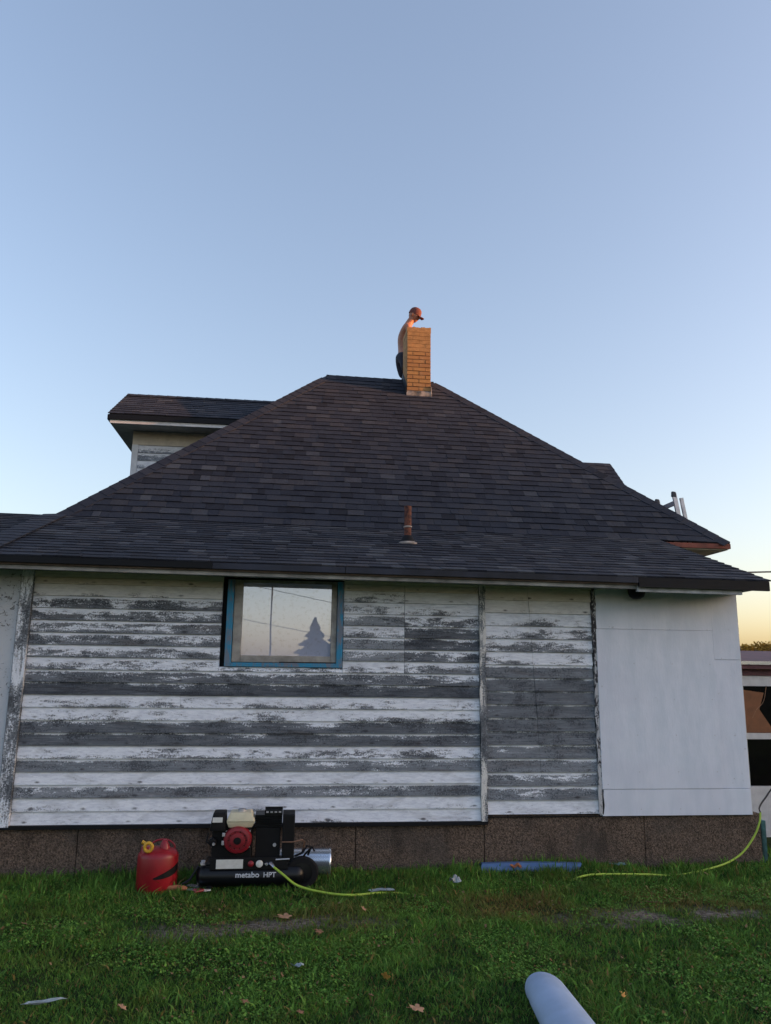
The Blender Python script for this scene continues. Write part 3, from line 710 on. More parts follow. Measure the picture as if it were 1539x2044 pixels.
for i in range(n):
    a = bx0-.004+(bx1-bx0+.008)*i/n; b = bx0-.004+(bx1-bx0+.008)*(i+1)/n; h0 = 6.745+.006*rr.random()
    mb.box((a,by0-.004,zz-.002),(b-.0005,by1+.014,h0+.012*rr.random()))
o = mb.build('chimney_crown', M['render_coat']); o.parent = ch
mb = MB(); x = bx0-.008
while x < bx1-.03:
    wd = rr.uniform(.04,.09); mb.prism([(x,by0-.03,5.56),(x+wd,by0-.03,5.56),(x+wd,by0-.001,5.60),(x,by0-.001,5.60)], [(x,by0-.018,5.69+rr.uniform(-.02,.03)),(x+wd,by0-.018,5.69+rr.uniform(-.02,.03)),(x+wd,by0-.0015,5.73),(x,by0-.0015,5.73)]); x += wd-.002
mb.prism([(bx1+.001,by0-.03,5.56),(bx1+.018,by0-.03,5.56),(bx1+.018,11.3,5.95),(bx1+.001,11.3,5.95)], [(bx1+.001,by0-.02,5.80),(bx1+.012,by0-.02,5.78),(bx1+.012,11.3,6.08),(bx1+.001,11.3,6.10)])
o = mb.build('chimney_flashing', M['flashing']); o.parent = ch
mb = MB().prism([(bx0-.035,by0-.01,5.60),(bx0-.004,by0-.01,5.60),(bx0-.004,11.36,6.0),(bx0-.035,11.36,6.0)], [(bx0-.012,by0-.01,5.80),(bx0-.004,by0-.01,5.82),(bx0-.004,11.36,6.17),(bx0-.014,11.36,6.15)])
o = mb.build('chimney_flashing', M['dark_metal']); o.parent = ch

# ------------------------------------------------------------------ the person behind the chimney
def skinmesh(verts, edges, radii, root=0, sub=2, voxel=None, extra=None):
    me = bpy.data.meshes.new('tmp'); me.from_pydata(verts, edges, []); o = bpy.data.objects.new('tmp', me); COL.objects.link(o)
    md = o.modifiers.new('s', 'SKIN'); md.use_smooth_shade = True; md.branch_smoothing = .4
    for i, r in enumerate(radii):
        sv = me.skin_vertices[0].data[i]; sv.radius = (r, r) if not isinstance(r, tuple) else r; sv.use_root = (i == root)
    s = o.modifiers.new('u', 'SUBSURF'); s.levels = sub; s.render_levels = sub
    dg = bpy.context.evaluated_depsgraph_get(); out = bpy.data.meshes.new_from_object(o.evaluated_get(dg))
    bpy.data.objects.remove(o); bpy.data.meshes.remove(me)
    if voxel:
        o = bpy.data.objects.new('tmp2', out); COL.objects.link(o)
        if extra:
            bm = bmesh.new(); bm.from_mesh(out); bm.from_mesh(extra); bm.to_mesh(out); bm.free()
        r = o.modifiers.new('r', 'REMESH'); r.mode = 'VOXEL'; r.voxel_size = voxel; r.use_smooth_shade = True
        q = o.modifiers.new('q', 'SMOOTH'); q.factor = .5; q.iterations = 2
        dg = bpy.context.evaluated_depsgraph_get(); out2 = bpy.data.meshes.new_from_object(o.evaluated_get(dg))
        bpy.data.objects.remove(o); bpy.data.meshes.remove(out); out = out2
    return out
def head_mesh(c, fwd, upv, s=1.0):
    """head with brow, eye hollows, nose, lips, chin and ears; faces along fwd"""
    fwd = Vector(fwd).normalized(); upv = Vector(upv); upv = (upv-fwd*upv.dot(fwd)).normalized(); side = fwd.cross(upv)
    bm = bmesh.new(); bmesh.ops.create_uvsphere(bm, u_segments=40, v_segments=28, radius=1)
    for v in bm.verts:
        x, y, z = v.co            # x side, y forward, z up
        X, Y, Z = x*.074, y*.094, z*.114
        if z < 0: X *= 1-.34*(-z)**1.4; Y *= 1-.10*(-z); Y += .018*(-z) if y > 0 else .02*(-z)
        if y > .3:
            g = lambda x0, z0, sx, sz: math.exp(-((x-x0)/sx)**2-((z-z0)/sz)**2)
            Y += .026*g(0,-.16,.13,.16)+.010*g(0,.02,.10,.14) - .010*(g(.36,.06,.17,.11)+g(-.36,.06,.17,.11)) + .006*g(0,.22,.5,.09)
            Y += .009*g(0,-.46,.25,.05)+.008*g(0,-.56,.22,.05)-.006*g(0,-.51,.26,.025)+.012*g(0,-.82,.25,.14)
        v.co = Vector(c)+(side*X+fwd*Y+upv*Z)*s
    for sg in (-1, 1):
        e = bmesh.ops.create_uvsphere(bm, u_segments=12, v_segments=8, radius=1)['verts']
        for v in e:
            x, y, z = v.co; v.co = Vector(c)+(side*(sg*.076+x*.011)+fwd*(-.008+y*.019)+upv*(-.005+z*.032))*s
    me = bpy.data.meshes.new('h'); bm.to_mesh(me); bm.free(); return me
pe = tag(empty('person', (1.66,11.68,5.66)), 'shirtless person in a dark cap and navy shorts bending over the chimney top', 'person')
off = Vector((1.66,11.68,5.66))
hc = Vector((1.790,11.60,7.262)); fdir = Vector((.80,-.34,-.42)); updir = Vector((.42,-.12,.9))
hm = head_mesh(hc, fdir, updir)
V = [(1.665,11.67,6.58),(1.640,11.67,6.74),(1.630,11.65,6.90),(1.662,11.63,7.045),(1.705,11.615,7.125),(1.775,11.60,7.235),       # 0-5 spine to neck
     (1.60,11.80,6.52),(1.74,11.80,6.12),(1.64,11.84,5.60),(1.72,11.82,5.56),      # 6-9 leg far
     (1.655,11.56,6.53),(1.70,11.55,6.13),(1.62,11.58,5.80),(1.70,11.555,5.775),        # 10-13 leg near
     (1.655,11.80,7.03),(1.82,11.85,6.86),(1.90,11.62,6.80),(1.90,11.53,6.80),       # 14-17 arm far
     (1.665,11.47,7.02),(1.70,11.44,6.83),(1.76,11.50,6.765),(1.80,11.47,6.775)]     # 18-21 arm near
Ed = [(0,1),(1,2),(2,3),(3,4),(4,5),(0,6),(6,7),(7,8),(8,9),(0,10),(10,11),(11,12),(12,13),(3,14),(14,15),(15,16),(16,17),(3,18),(18,19),(19,20),(20,21)]
Rd = [.125,(.105,.125),(.12,.145),(.115,.15),.072,.058, .088,.062,.040,.034, .088,.062,.040,.034, .052,.040,.028,.026, .052,.040,.028,.026]
# fingers: four and a thumb on each hand, curled over the back edge of the chimney
for base, dx in ((17, 1), (21, 1)):
    b0 = Vector(V[base])
    for k in range(5):
        sp = (k-1.5)*.020; ln = (.075,.085,.08,.062,.05)[k]
        if k == 4: p1 = b0+Vector((-.035,-.02,-.002)); p2 = p1+Vector((-.012,-.04,-.012)); st = b0+Vector((-.02,-.005,0))
        else: st = b0+Vector((sp*.8,-.02,0)); p1 = st+Vector((sp*.3,-ln*.55,.004)); p2 = p1+Vector((0,-ln*.40,-.022))
        i = len(V); V += [tuple(st), tuple(p1), tuple(p2)]; Ed += [(base,i),(i,i+1),(i+1,i+2)]; Rd += [.011,.0095,.008]
bm_ = skinmesh([tuple(Vector(p)-off) for p in V], Ed, Rd, 0, 2, .0085, None)
hm.transform(Matrix.Translation(-off))
bj = bmesh.new(); bj.from_mesh(bm_); bj.from_mesh(hm); m0 = bpy.data.meshes.new('bd'); bj.to_mesh(m0); bj.free()
o = bpy.data.objects.new('t', m0); COL.objects.link(o); r = o.modifiers.new('r', 'REMESH'); r.mode = 'VOXEL'; r.voxel_size = .0075; r.use_smooth_shade = True
q = o.modifiers.new('q', 'SMOOTH'); q.factor = .4; q.iterations = 2
body = bpy.data.meshes.new_from_object(o.evaluated_get(bpy.context.evaluated_depsgraph_get())); bpy.data.objects.remove(o)
body.materials.clear(); body.materials.append(M['skin']); link('body', body, pe)
sv = [(1.665,11.67,6.58),(1.645,11.67,6.69),(1.605,11.79,6.50),(1.69,11.80,6.26),(1.65,11.57,6.50),(1.675,11.56,6.29)]
sh = skinmesh([tuple(Vector(p)-off) for p in sv], [(0,1),(0,2),(2,3),(0,4),(4,5)], [.140,(.118,.138),.112,.098,.112,.098], 0, 2, .012)
sh.materials.append(M['shorts']); link('shorts', sh, pe)
def framed(c, fwd, upv, mb, name, m, parent, **k):
    fwd = Vector(fwd).normalized(); upv = Vector(upv); upv = (upv-fwd*upv.dot(fwd)).normalized(); side = fwd.cross(upv)
    mb.v = [tuple(Vector(c)-off+side*p[0]+fwd*p[1]+upv*p[2]) for p in mb.v]; return mb.build(name, M[m], parent, **k)
cp = MB(); n = 28
prof = [(1.0,-.005),(1.02,.02),(.98,.055),(.86,.088),(.62,.112),(.32,.124),(.06,.128)]
vv = [(.082*a*math.cos(2*math.pi*k/n), .103*a*math.sin(2*math.pi*k/n)-.004, h+.022) for a, h in prof for k in range(n)]
cp.add(vv, [(i*n+k,i*n+(k+1)%n,(i+1)*n+(k+1)%n,(i+1)*n+k) for i in range(len(prof)-1) for k in range(n)]+[tuple((len(prof)-1)*n+k for k in range(n)), tuple(range(n-1,-1,-1))])
cap = framed(hc, fdir, updir, cp, 'cap', 'cap', pe, smooth=True)
br = MB(); arc = [(-.068+.136*i/10) for i in range(11)]
b0 = [(x, .078+.02*(1-(x/.068)**2), .024-1.5*x*x) for x in arc]; b1 = [(x*.92, .118+.062*(1-(x/.070)**2), .012-2.6*x*x) for x in arc]
br.add(b0+b1+[(x,y,z-.005) for x,y,z in b0+b1], [(i,i+1,12+i,11+i) for i in range(10)]+[(22+i,33+i,34+i,23+i) for i in range(10)]+[(11+i,12+i,34+i,33+i) for i in range(10)]+[(i,22+i,23+i,i+1) for i in range(10)]+[(0,11,33,22),(10,32,43-0,21)])
framed(hc, fdir, updir, br, 'brim', 'cap', pe, smooth=True)
for fx_, fy, fz in ((1.66,11.84,5.53), (1.64,11.58,5.735)):
    b = MB().prism([(fx_-.10,fy-.045,fz-.02),(fx_+.13,fy-.05,fz-.02),(fx_+.17,fy,fz-.02),(fx_+.13,fy+.05,fz-.02),(fx_-.10,fy+.045,fz-.02)],
                   [(fx_-.08,fy-.04,fz+.13),(fx_+.02,fy-.04,fz+.10),(fx_+.14,fy,fz+.04),(fx_+.02,fy+.04,fz+.10),(fx_-.08,fy+.04,fz+.13)])
    b.v = [tuple(Vector(p)-off) for p in b.v]; b.build('boot', M['boot'], pe, bevel=.012)

# ------------------------------------------------------------------ gas can
can = tag(empty('gas_can', (-.93,6.35,0)), 'red round fuel can with yellow ring cap, left of the air compressor', 'gas can')
MB().lathe([(.150,.0),(.157,.012),(.157,.262),(.150,.285),(.128,.305),(.07,.322),(.03,.33)], n=40).build('body', M['red_plastic'], can, smooth=True)
MB().lathe([(.044,.300),(.036,.345),(.020,.378),(.012,.385)], (.048,-.02,0), n=20).build('vent_cone', M['red_plastic'], can, smooth=True)
MB().lathe([(.048,.290),(.042,.335),(.036,.342)], (-.085,-.05,0), n=20).build('spout_collar', M['red_plastic'], can, smooth=True)
mb = MB(); ring = [(-.062+.029*math.cos(a), -.118, .348+.031*math.sin(a)) for a in [2*math.pi*k/20 for k in range(21)]]
mb.tube(ring, .0135, 8, False); mb.tube([(-.085,-.105,.368),(-.108,-.10,.385),(-.112,-.085,.372)], .013, 8)
mb.build('cap', M['yellow'], can, smooth=True)
mb = MB(); hd = [(.148*math.cos(a)*.55+.02, -.02+.0, .33+.055*math.sin(a)) for a in [math.pi*k/12 for k in range(13)]]
mb.tube([( .02+.10*math.cos(a), .06, .30+.07*math.sin(a)) for a in [math.pi*k/12 for k in range(13)]], .008, 8).build('carry_handle', M['red_plastic'], can, smooth=True)
mb = MB(); ths = np.linspace(-1.62, -.10, 16)    # dark sticker wrapped round the front right
lo_ = [.105+.0*i for i in range(16)]; vs = []
for i, a in enumerate(ths):
    t = i/15; zc = .122+.062*t**1.3; hh = .004+.030*math.sin(min(1, t*1.15)*math.pi*.5)**.8
    for z in (zc-hh*.75, zc+hh): vs.append((.1582*math.cos(a), .1582*math.sin(a), z))
mb.add(vs, [(2*i,2*i+2,2*i+3,2*i+1) for i in range(15)]); mb.build('sticker', M['black_plastic'], can)

can.scale = (.94,.94,.93)
# ------------------------------------------------------------------ air compressor
co = tag(empty('air_compressor', (-.235,6.40,0)), 'black petrol air compressor with red engine cover and cream fuel tank', 'air compressor')
co.scale = (.93,.93,.86)
def cpart(mb, name, m, **k): return mb.build(name, M[m], co, **k)
def tank(y, x0, x1): return MB().lathe([(.012,x0),(.06,x0+.012),(.088,x0+.04),(.093,x0+.07),(.093,x1-.07),(.088,x1-.04),(.06,x1-.012),(.012,x1)], (0,y,.118), 'X', 28)
tk = cpart(tank(-.07,-.44,.43), 'air_tank', 'black_enamel', smooth=True)
cpart(tank(.05,-.40,.30), 'air_tank', 'black_enamel', smooth=True)
cpart(MB().box((-.36,-.12,.205),(.32,.12,.222)).box((-.36,-.13,.0),(-.33,.10,.204)).box((.26,-.13,0),(.29,.10,.204)), 'deck', 'black_enamel', bevel=.003)
cpart(MB().box((-.33,-.155,.178),(.29,-.140,.275)), 'control_panel', 'black_plastic', bevel=.003)
cpart(MB().box((-.280,-.1585,.190),(-.068,-.1555,.264)), 'label_plate', 'label_white', bevel=.0006)
cpart(MB().lathe([(.024,0),(.024,.012),(.010,.022)], (-.006,-.156,.228), 'Y', 16), 'red_knob', 'red_enamel', smooth=True)
cpart(MB().lathe([(.028,0),(.028,.018),(.024,.020)], (.062,-.156,.228), 'Y', 20), 'pressure_gauge', 'label_white', smooth=True)
cpart(MB().lathe([(.014,0),(.014,.02),(.009,.03)], (.118,-.156,.226), 'Y', 12), 'small_gauge', 'galv', smooth=True)
cpart(MB().tube([(.15,-.155,.228),(.165,-.19,.222),(.18,-.215,.210)], [.016,.014,.010], 10), 'hose_coupler', 'galv', smooth=True)
cpart(MB().tube([(.19,-.157,.258),(.30,-.157,.262)], .007, 8), 'relief_valve', 'alu', smooth=True)
# petrol engine
cpart(MB().box((-.33,-.06,.222),(-.01,.13,.52)), 'engine_block', 'black_plastic', bevel=.01)
rc = cpart(MB().lathe([(.112,-.01),(.112,.055),(.104,.072),(.080,.078),(.078,.070),(.062,.070),(.060,.082),(.036,.086)], (-.122,-.062,.412), 'Y', 36), 'recoil_cover', 'red_enamel', smooth=True)
o = MB().lathe([(.030,.080),(.030,.090),(.012,.092)], (-.122,-.062,.412), 'Y', 20).build('starter_hub', M['black_plastic'], rc, smooth=True)
for k in range(10):
    a = 2*math.pi*k/10; c = Vector((-.122+.070*math.cos(a), -.133, .412+.070*math.sin(a)))
    MB().box((-.009,0,-.0025),(.009,.004,.0025)).build('vent_slot', M['black_plastic'], rc, loc=c).rotation_euler = (0,-a,0)
cpart(MB().prism([(-.200,-.10,.512),(-.012,-.10,.512),(-.012,.08,.512),(-.200,.08,.512)], [(-.218,-.115,.560),(.012,-.115,.560),(.012,.09,.560),(-.218,.09,.560)])
      .prism([(-.220,-.118,.563),(.014,-.118,.563),(.014,.092,.563),(-.220,.092,.563)], [(-.190,-.10,.635),(-.022,-.10,.635),(-.022,.075,.635),(-.190,.075,.635)]), 'fuel_tank', 'cream_enamel', bevel=.008, smooth=True)
cpart(MB().lathe([(.034,0),(.034,.020),(.028,.024)], (-.100,-.02,.633), 'Z', 18), 'fuel_cap', 'alu', smooth=True)
ab = cpart(MB().prism([(-.350,-.13,.49),(-.222,-.13,.49),(-.222,.06,.49),(-.350,.06,.49)], [(-.325,-.12,.640),(-.226,-.12,.640),(-.226,.05,.640),(-.325,.05,.640)]), 'air_filter_box', 'black_plastic', bevel=.012, smooth=True)
MB().prism([(-.328,-.1325,.562),(-.248,-.1325,.562),(-.248,-.126,.562),(-.328,-.126,.562)], [(-.326,-.1295,.602),(-.248,-.1295,.602),(-.248,-.12,.602),(-.326,-.12,.602)]).build('white_label', M['label_white'], ab)
cpart(MB().box((-.245,-.135,.445),(-.222,-.11,.475)), 'choke_lever', 'alu', bevel=.004)
cpart(MB().box((-.248,-.135,.375),(-.228,-.11,.41)), 'throttle_lever', 'alu', bevel=.004)
for bx_, bz_ in ((-.215,.475),(-.03,.475),(-.215,.345),(-.03,.345)): cpart(MB().lathe([(.008,0),(.008,.01),(.004,.012)], (bx_,-.062,bz_), 'Y', 8), 'bolt', 'alu')
cpart(MB().lathe([(.03,0),(.03,.05),(.02,.06)], (-.32,-.06,.40), 'Y', 14).tube([(-.36,-.06,.46),(-.37,-.08,.40),(-.33,-.10,.36)], .006, 6), 'carburettor', 'black_plastic', smooth=True)
cpart(MB().lathe([(.012,0),(.010,.02)], (-.31,-.125,.385), 'Y', 10), 'drain_bolt', 'alu')
# pump and belt guard
pm = cpart(MB().box((.02,-.06,.222),(.22,.12,.50)), 'pump', 'black_plastic', bevel=.008)
for k in range(8):
    MB().box((.01,-.07,.505+k*.014),(.23,.13,.512+k*.014)).build('cooling_fin', M['black_enamel'], pm)
cpart(MB().box((.235,-.10,.235),(.335,.12,.620)), 'belt_guard', 'black_plastic', bevel=.01)
tr = cpart(MB().box((.085,-.08,.616),(.232,.10,.628)).box((.085,-.082,.612),(.232,-.076,.650)).box((.085,.092,.612),(.232,.10,.650)), 'top_guard', 'black_enamel')
for k in range(4): MB().box((.098+k*.034,-.0835,.630),(.118+k*.034,-.0822,.642)).build('guard_slot_glint', M['alu'], tr)  # pale slots imitate light glinting on the guard
cpart(MB().lathe([(.014,0),(.014,.02)], (.175,-.062,.36), 'Y', 12), 'pump_fitting', 'alu')
cpart(MB().tube([(.235,-.11,.39),(.32,-.12,.392),(.40,-.10,.405),(.42,-.06,.38),(.40,-.03,.28)], .006, 8), 'discharge_tube', 'copper', smooth=True)
cpart(MB().tube([(.34,-.10,.27),(.40,-.12,.30),(.44,-.12,.36),(.47,-.10,.34),(.45,-.06,.27)], .009, 8), 'handle_loop', 'rubber', smooth=True)
cpart(MB().tube([(.40,-.10,.25),(.44,-.12,.31),(.48,-.12,.35),(.50,-.10,.31)], .008, 8), 'handle_loop', 'rubber', smooth=True)
wh = cpart(MB().lathe([(.085,-.03),(.125,-.028),(.138,0),(.125,.028),(.085,.03)], (.40,-.10,.135), 'Y', 28, False), 'tyre', 'rubber', smooth=True)
MB().lathe([(.086,-.02),(.086,.02),(.03,.026),(.01,.026)], (.40,-.10,.135), 'Y', 20).build('rim', M['black_enamel'], wh, smooth=True)
cpart(MB().tube([(-.42,-.10,.20),(-.48,-.12,.10),(-.58,-.13,.035)], .010, 8), 'frame_leg', 'black_enamel', smooth=True)
cpart(MB().box((-.40,-.13,.215),(-.37,-.10,.25)).lathe([(.016,0),(.012,.02)], (-.39,-.14,.232), 'Y', 10), 'drain_valve', 'alu')
# lettering on the tank
def text(body, size, ext=.0008):
    cu = bpy.data.curves.new('txt', 'FONT'); cu.body = body; cu.size = size; cu.extrude = ext; cu.offset = .0012; cu.align_x = 'LEFT'
    o = bpy.data.objects.new('txt', cu); COL.objects.link(o)
    me = bpy.data.meshes.new_from_object(o.evaluated_get(bpy.context.evaluated_depsgraph_get())); bpy.data.objects.remove(o); return me
for s, sz, x0 in (('metabo', .062, -.125), ('HPT', .055, .095)):
    me = text(s, sz); mb = MB()
    for v in me.vertices:            # wrap the flat letters on to the round tank
        x, z, d = v.co.x, v.co.y, v.co.z; a = (z-.010)/.0945
        v.co = (x0+x, -.07-(.0952+d)*math.cos(a), .118+.012+(.0952+d)*math.sin(a))
    me.materials.clear(); me.materials.append(M['lettering']); o = link('lettering', me, co)

# ------------------------------------------------------------------ duct, blue flashing, hose, debris
du = MB().lathe([(.105,-.26),(.107,-.255),(.105,-.25),(.105,.24),(.1085,.245),(.1085,.255),(.105,.26),(.099,.26),(.099,-.26)], (0,0,0), 'X', 40, False)
o = du.build('metal_duct', M['galv'], loc=(.115,6.650,.112), smooth=True); o.rotation_euler = (0,0,R(-2))
tag(o, 'short shiny galvanised metal duct lying behind the air compressor', 'duct')
sec = [(-.060,.002),(-.052,.040),(-.030,.062),(.012,.064),(.030,.050),(.050,.046),(.062,.004)]
inn = [(y*.93, z-.004) for y, z in sec]
mb = MB(); L = .86; N_ = 8; allp = sec+inn[::-1]; vs = []
for i in range(N_+1):
    x = L*i/N_; sg = .006*math.sin(3*i/N_)
    vs += [(x+(.035*(z/.064) if i == 0 else -.045*(1-z/.064) if i == N_ else 0), y+sg*.6, z+sg) for y, z in allp]
m_ = len(allp); mb.add(vs, [(i*m_+k,i*m_+(k+1)%m_,(i+1)*m_+(k+1)%m_,(i+1)*m_+k) for i in range(N_) for k in range(m_)])
o = mb.build('roof_flashing', M['blue_metal'], loc=(1.575,6.66,.02)); o.rotation_euler = (0,0,R(-3.5))
tag(o, 'folded blue-grey metal flashing lying along the house wall', 'metal flashing')
def scrap(name, loc, sx, sy, m, seed, label, cat, h=.02, rz=0, group=None, n=7):
    rr = random.Random(seed); bm = bmesh.new(); bmesh.ops.create_grid(bm, x_segments=n, y_segments=n, size=.5)
    cr = [(rr.uniform(0,6.3), rr.uniform(3,9)) for _ in range(4)]
    for v in bm.verts:
        x, y = v.co.x, v.co.y; z = sum(math.sin(x*k*math.cos(a)*1.4+y*k*math.sin(a)*1.4+a) for a, k in cr)/4
        th_ = math.atan2(y, x); e = .78+.16*math.sin(2*th_+seed)+.12*math.sin(3*th_+seed*2.3)+.10*math.sin(5*th_+seed*1.7)-.10*rr.random(); q_ = max(abs(x), abs(y))/max(1e-6, math.hypot(x, y)); e *= .55+.45*q_; v.co = (x*sx*e, y*sy*e, h*(z+1)*.5+.008)
    r = bmesh.ops.extrude_face_region(bm, geom=bm.faces[:])
    for g in r['geom']:
        if isinstance(g, bmesh.types.BMVert): g.co.z += .0015
    me = bpy.data.meshes.new(name); bm.to_mesh(me); bm.free(); me.materials.append(M[m])
    o = link(name, me, loc=(loc[0], loc[1], float(gz(loc[0], loc[1]))+(loc[2] if len(loc) > 2 else .012))); o.rotation_euler = (0,0,rz)
    return tag(o, label, cat, group)
scrap('plastic_scrap', (2.80,6.72), .17, .06, 'teal', 3, 'small teal plastic scrap at the foundation right of the blue flashing', 'scrap', .03, .1)
scrap('plastic_scrap', (1.31,6.26,.03), .13, .09, 'debris', 5, 'crumpled pale plastic wrapper in grass left of the blue flashing', 'scrap', .07, .4)
scrap('plastic_strip', (-1.12,4.32,.03), .21, .05, 'debris', 8, 'pale torn plastic strip in the grass at the lower left corner', 'scrap', .02, .25)
scrap('plastic_scrap', (.10,4.66,.03), .06, .07, 'debris', 9, 'small pale plastic bit in the middle of the open lawn', 'scrap', .02, .8)
scrap('brick_chip', (1.88,6.585,.03), .12, .04, 'brick_red', 12, 'orange-brown chip lying against the blue flashing', 'brick chip', .045, 0)
scrap('leaf_litter', (.72,6.13,.03), .22, .10, 'debris', 15, 'pale shreds where the hose disappears into the grass', 'scrap', .012, .1, n=5)
# folded teal strip standing against the right end of the foundation
o = MB().prism([(4.176,6.90,-.2),(4.205,6.88,-.2),(4.21,6.94,-.2),(4.178,6.95,-.2)], [(4.140,6.83,.36),(4.165,6.80,.36),(4.175,6.87,.36),(4.146,6.88,.36)]).build('metal_strip', M['teal'], loc=(.035,-.01,0))
tag(o, 'narrow faded teal strip leaning on the right end of the foundation', 'metal strip')
# tools between can and compressor
tw = tag(empty('hand_trowel', (-.74,6.24,.02), R(-8)), 'trowel with orange handle lying in front of the red can', 'trowel')
MB().tube([(-.10,0,.018),(-.03,.002,.022),(.03,0,.018),(.045,0,.016)], [.016,.019,.017,.012], 10).build('handle', M['brick_red'], tw, smooth=True)
MB().prism([(.045,-.01,.012),(.09,-.035,.010),(.19,0,.008),(.09,.035,.010),(.045,.01,.012)], [(.045,-.01,.015),(.09,-.035,.013),(.19,0,.011),(.09,.035,.013),(.045,.01,.015)]).build('blade', M['galv'], tw)
sc_ = tag(empty('putty_knife', (-.66,6.33,.025), R(-20)), 'broad grey bladed knife beside the left end of the compressor', 'putty knife')
MB().box((-.05,-.03,.006),(.06,.03,.010)).build('blade', M['galv'], sc_)
MB().box((.06,-.012,.0),(.15,.012,.018)).build('handle', M['rubber'], sc_, bevel=.004)
pl_ = tag(empty('pliers', (-.57,6.20,.02), R(15)), 'pliers with dull red grips in grass below the compressor tank', 'pliers')
MB().tube([(-.07,.028,.012),(-.03,.018,.014),(0,.004,.014)], .008, 8).build('grip', M['red_enamel'], pl_, smooth=True)
MB().tube([(-.07,-.028,.012),(-.03,-.018,.014),(0,-.004,.014)], .008, 8).build('grip', M['red_enamel'], pl_, smooth=True)
MB().prism([(0,-.010,.006),(.05,-.006,.006),(.05,.006,.006),(0,.010,.006)], [(0,-.010,.020),(.05,-.004,.016),(.05,.004,.016),(0,.010,.020)]).build('jaws', M['alu'], pl_)
# smooth paths
def spline(pts, n=14):
    p = [Vector(q) for q in pts]; p = [p[0]*2-p[1]]+p+[p[-1]*2-p[-2]]; out = []
    for i in range(1, len(p)-2):
        for k in range(n):
            t = k/n; out.append(.5*((2*p[i])+(p[i+1]-p[i-1])*t+(2*p[i-1]-5*p[i]+4*p[i+1]-p[i+2])*t*t+(3*p[i]-p[i-1]-3*p[i+1]+p[i+2])*t**3))
    return out+[p[-2]]
g_ = lambda x, y, dz: (x, y, float(gz(x, y))+dz)
hose = [(-.068,6.20,.181),(0,6.16,.14),(.11,6.12,.072),g_(.30,6.06,.035),g_(.50,6.02,.03),g_(.74,6.12,.026),g_(1.0,6.14,.0),g_(1.3,6.15,-.006),g_(1.56,6.17,.004),g_(1.75,6.21,.008),g_(2.0,6.27,-.008),g_(2.2,6.33,.0),g_(2.43,6.39,.036),g_(2.9,6.44,.032),g_(3.2,6.49,.022),g_(3.62,6.60,.04),(3.86,6.66,.11),(4.02,6.70,.24),(4.10,6.72,.36),(4.135,6.75,.435)]
o = MB().tube(spline(hose, 10), .0085, 8).build('air_hose', M['hose'], smooth=True)
tag(o, 'yellow-green air hose running from the compressor along the wall', 'hose')
cab = [(4.135,6.75,.435),(4.16,6.80,.47),(4.26,6.86,.54),(4.42,6.9,.66),(4.8,6.95,.80),(5.6,7.0,.95)]
o = MB().tube(spline(cab, 8), .007, 6).build('cable', M['cable'], smooth=True)
tag(o, 'thin dark cable hanging at the right corner of the house', 'cable')

# pale rounded foam float in the foreground
fl = MB(); c0 = Vector((1.325,4.15,.055)); ax = Vector((-.075,-.99,.015)).normalized(); sd = Vector((ax.y,-ax.x,0)).normalized()*-1; uz = Vector((0,0,1))
st = []; 
for i in range(9): a = math.pi/2*i/8; st.append((-.20*math.cos(a)+.16, .96*math.sin(a)**.9))
st += [(.16+.1*i, .96+.30*i*.1) for i in range(1, 16)]
n = 28; vs = []
for t, s in st:
    c = c0+ax*(t-.13)
    for k in range(n):
        a = 2*math.pi*k/n; ca, sa = math.cos(a), math.sin(a); x = ca*.108*s; z = sa*.078*min(s, 1.15)
        vs.append(c+sd*x+uz*z)
m_ = len(st); fl.add(vs, [(i*n+k,i*n+(k+1)%n,(i+1)*n+(k+1)%n,(i+1)*n+k) for i in range(m_-1) for k in range(n)]+[tuple(range(n-1,-1,-1)), tuple((m_-1)*n+k for k in range(n))])
o = fl.build('foam_roll', M['foam'], smooth=True)
tag(o, 'large pale blue rounded foam roll lying on the grass in the foreground', 'foam roll')

# fallen leaves
def leaf(loc, size, m, seed, label, rz, tilt):
    rr = random.Random(seed); pts = []
    for k in range(22):
        a = 2*math.pi*k/22; lob = .82+.22*math.cos(5*a+.6)+rr.uniform(-.16,.14)
        pts.append((size*.5*lob*math.cos(a), size*.42*lob*math.sin(a)))
    curl = rr.uniform(.3, 1.0)
    top = [(x, y, (x*x+y*y)*6*curl*(.06/size)) for x, y in pts]; mb = MB()
    mb.add([(0,0,.002)]+top+[(0,0,.0)]+[(x,y,z-.0012) for x,y,z in top], [(0,1+k,1+(k+1)%22) for k in range(22)]+[(23,24+(k+1)%22,24+k) for k in range(22)]+[(1+k,24+k,24+(k+1)%22,1+(k+1)%22) for k in range(22)])
    mb.tube([(-size*.42,0,.004),(-size*.75,.004,.006)], .0012, 4)
    o = mb.build('fallen_leaf', M[m], loc=(loc[0], loc[1], float(gz(loc[0], loc[1]))+loc[2])); o.rotation_euler = (tilt, tilt*.6, rz)
    return tag(o, label, 'leaf', 'fallen leaves on the lawn')
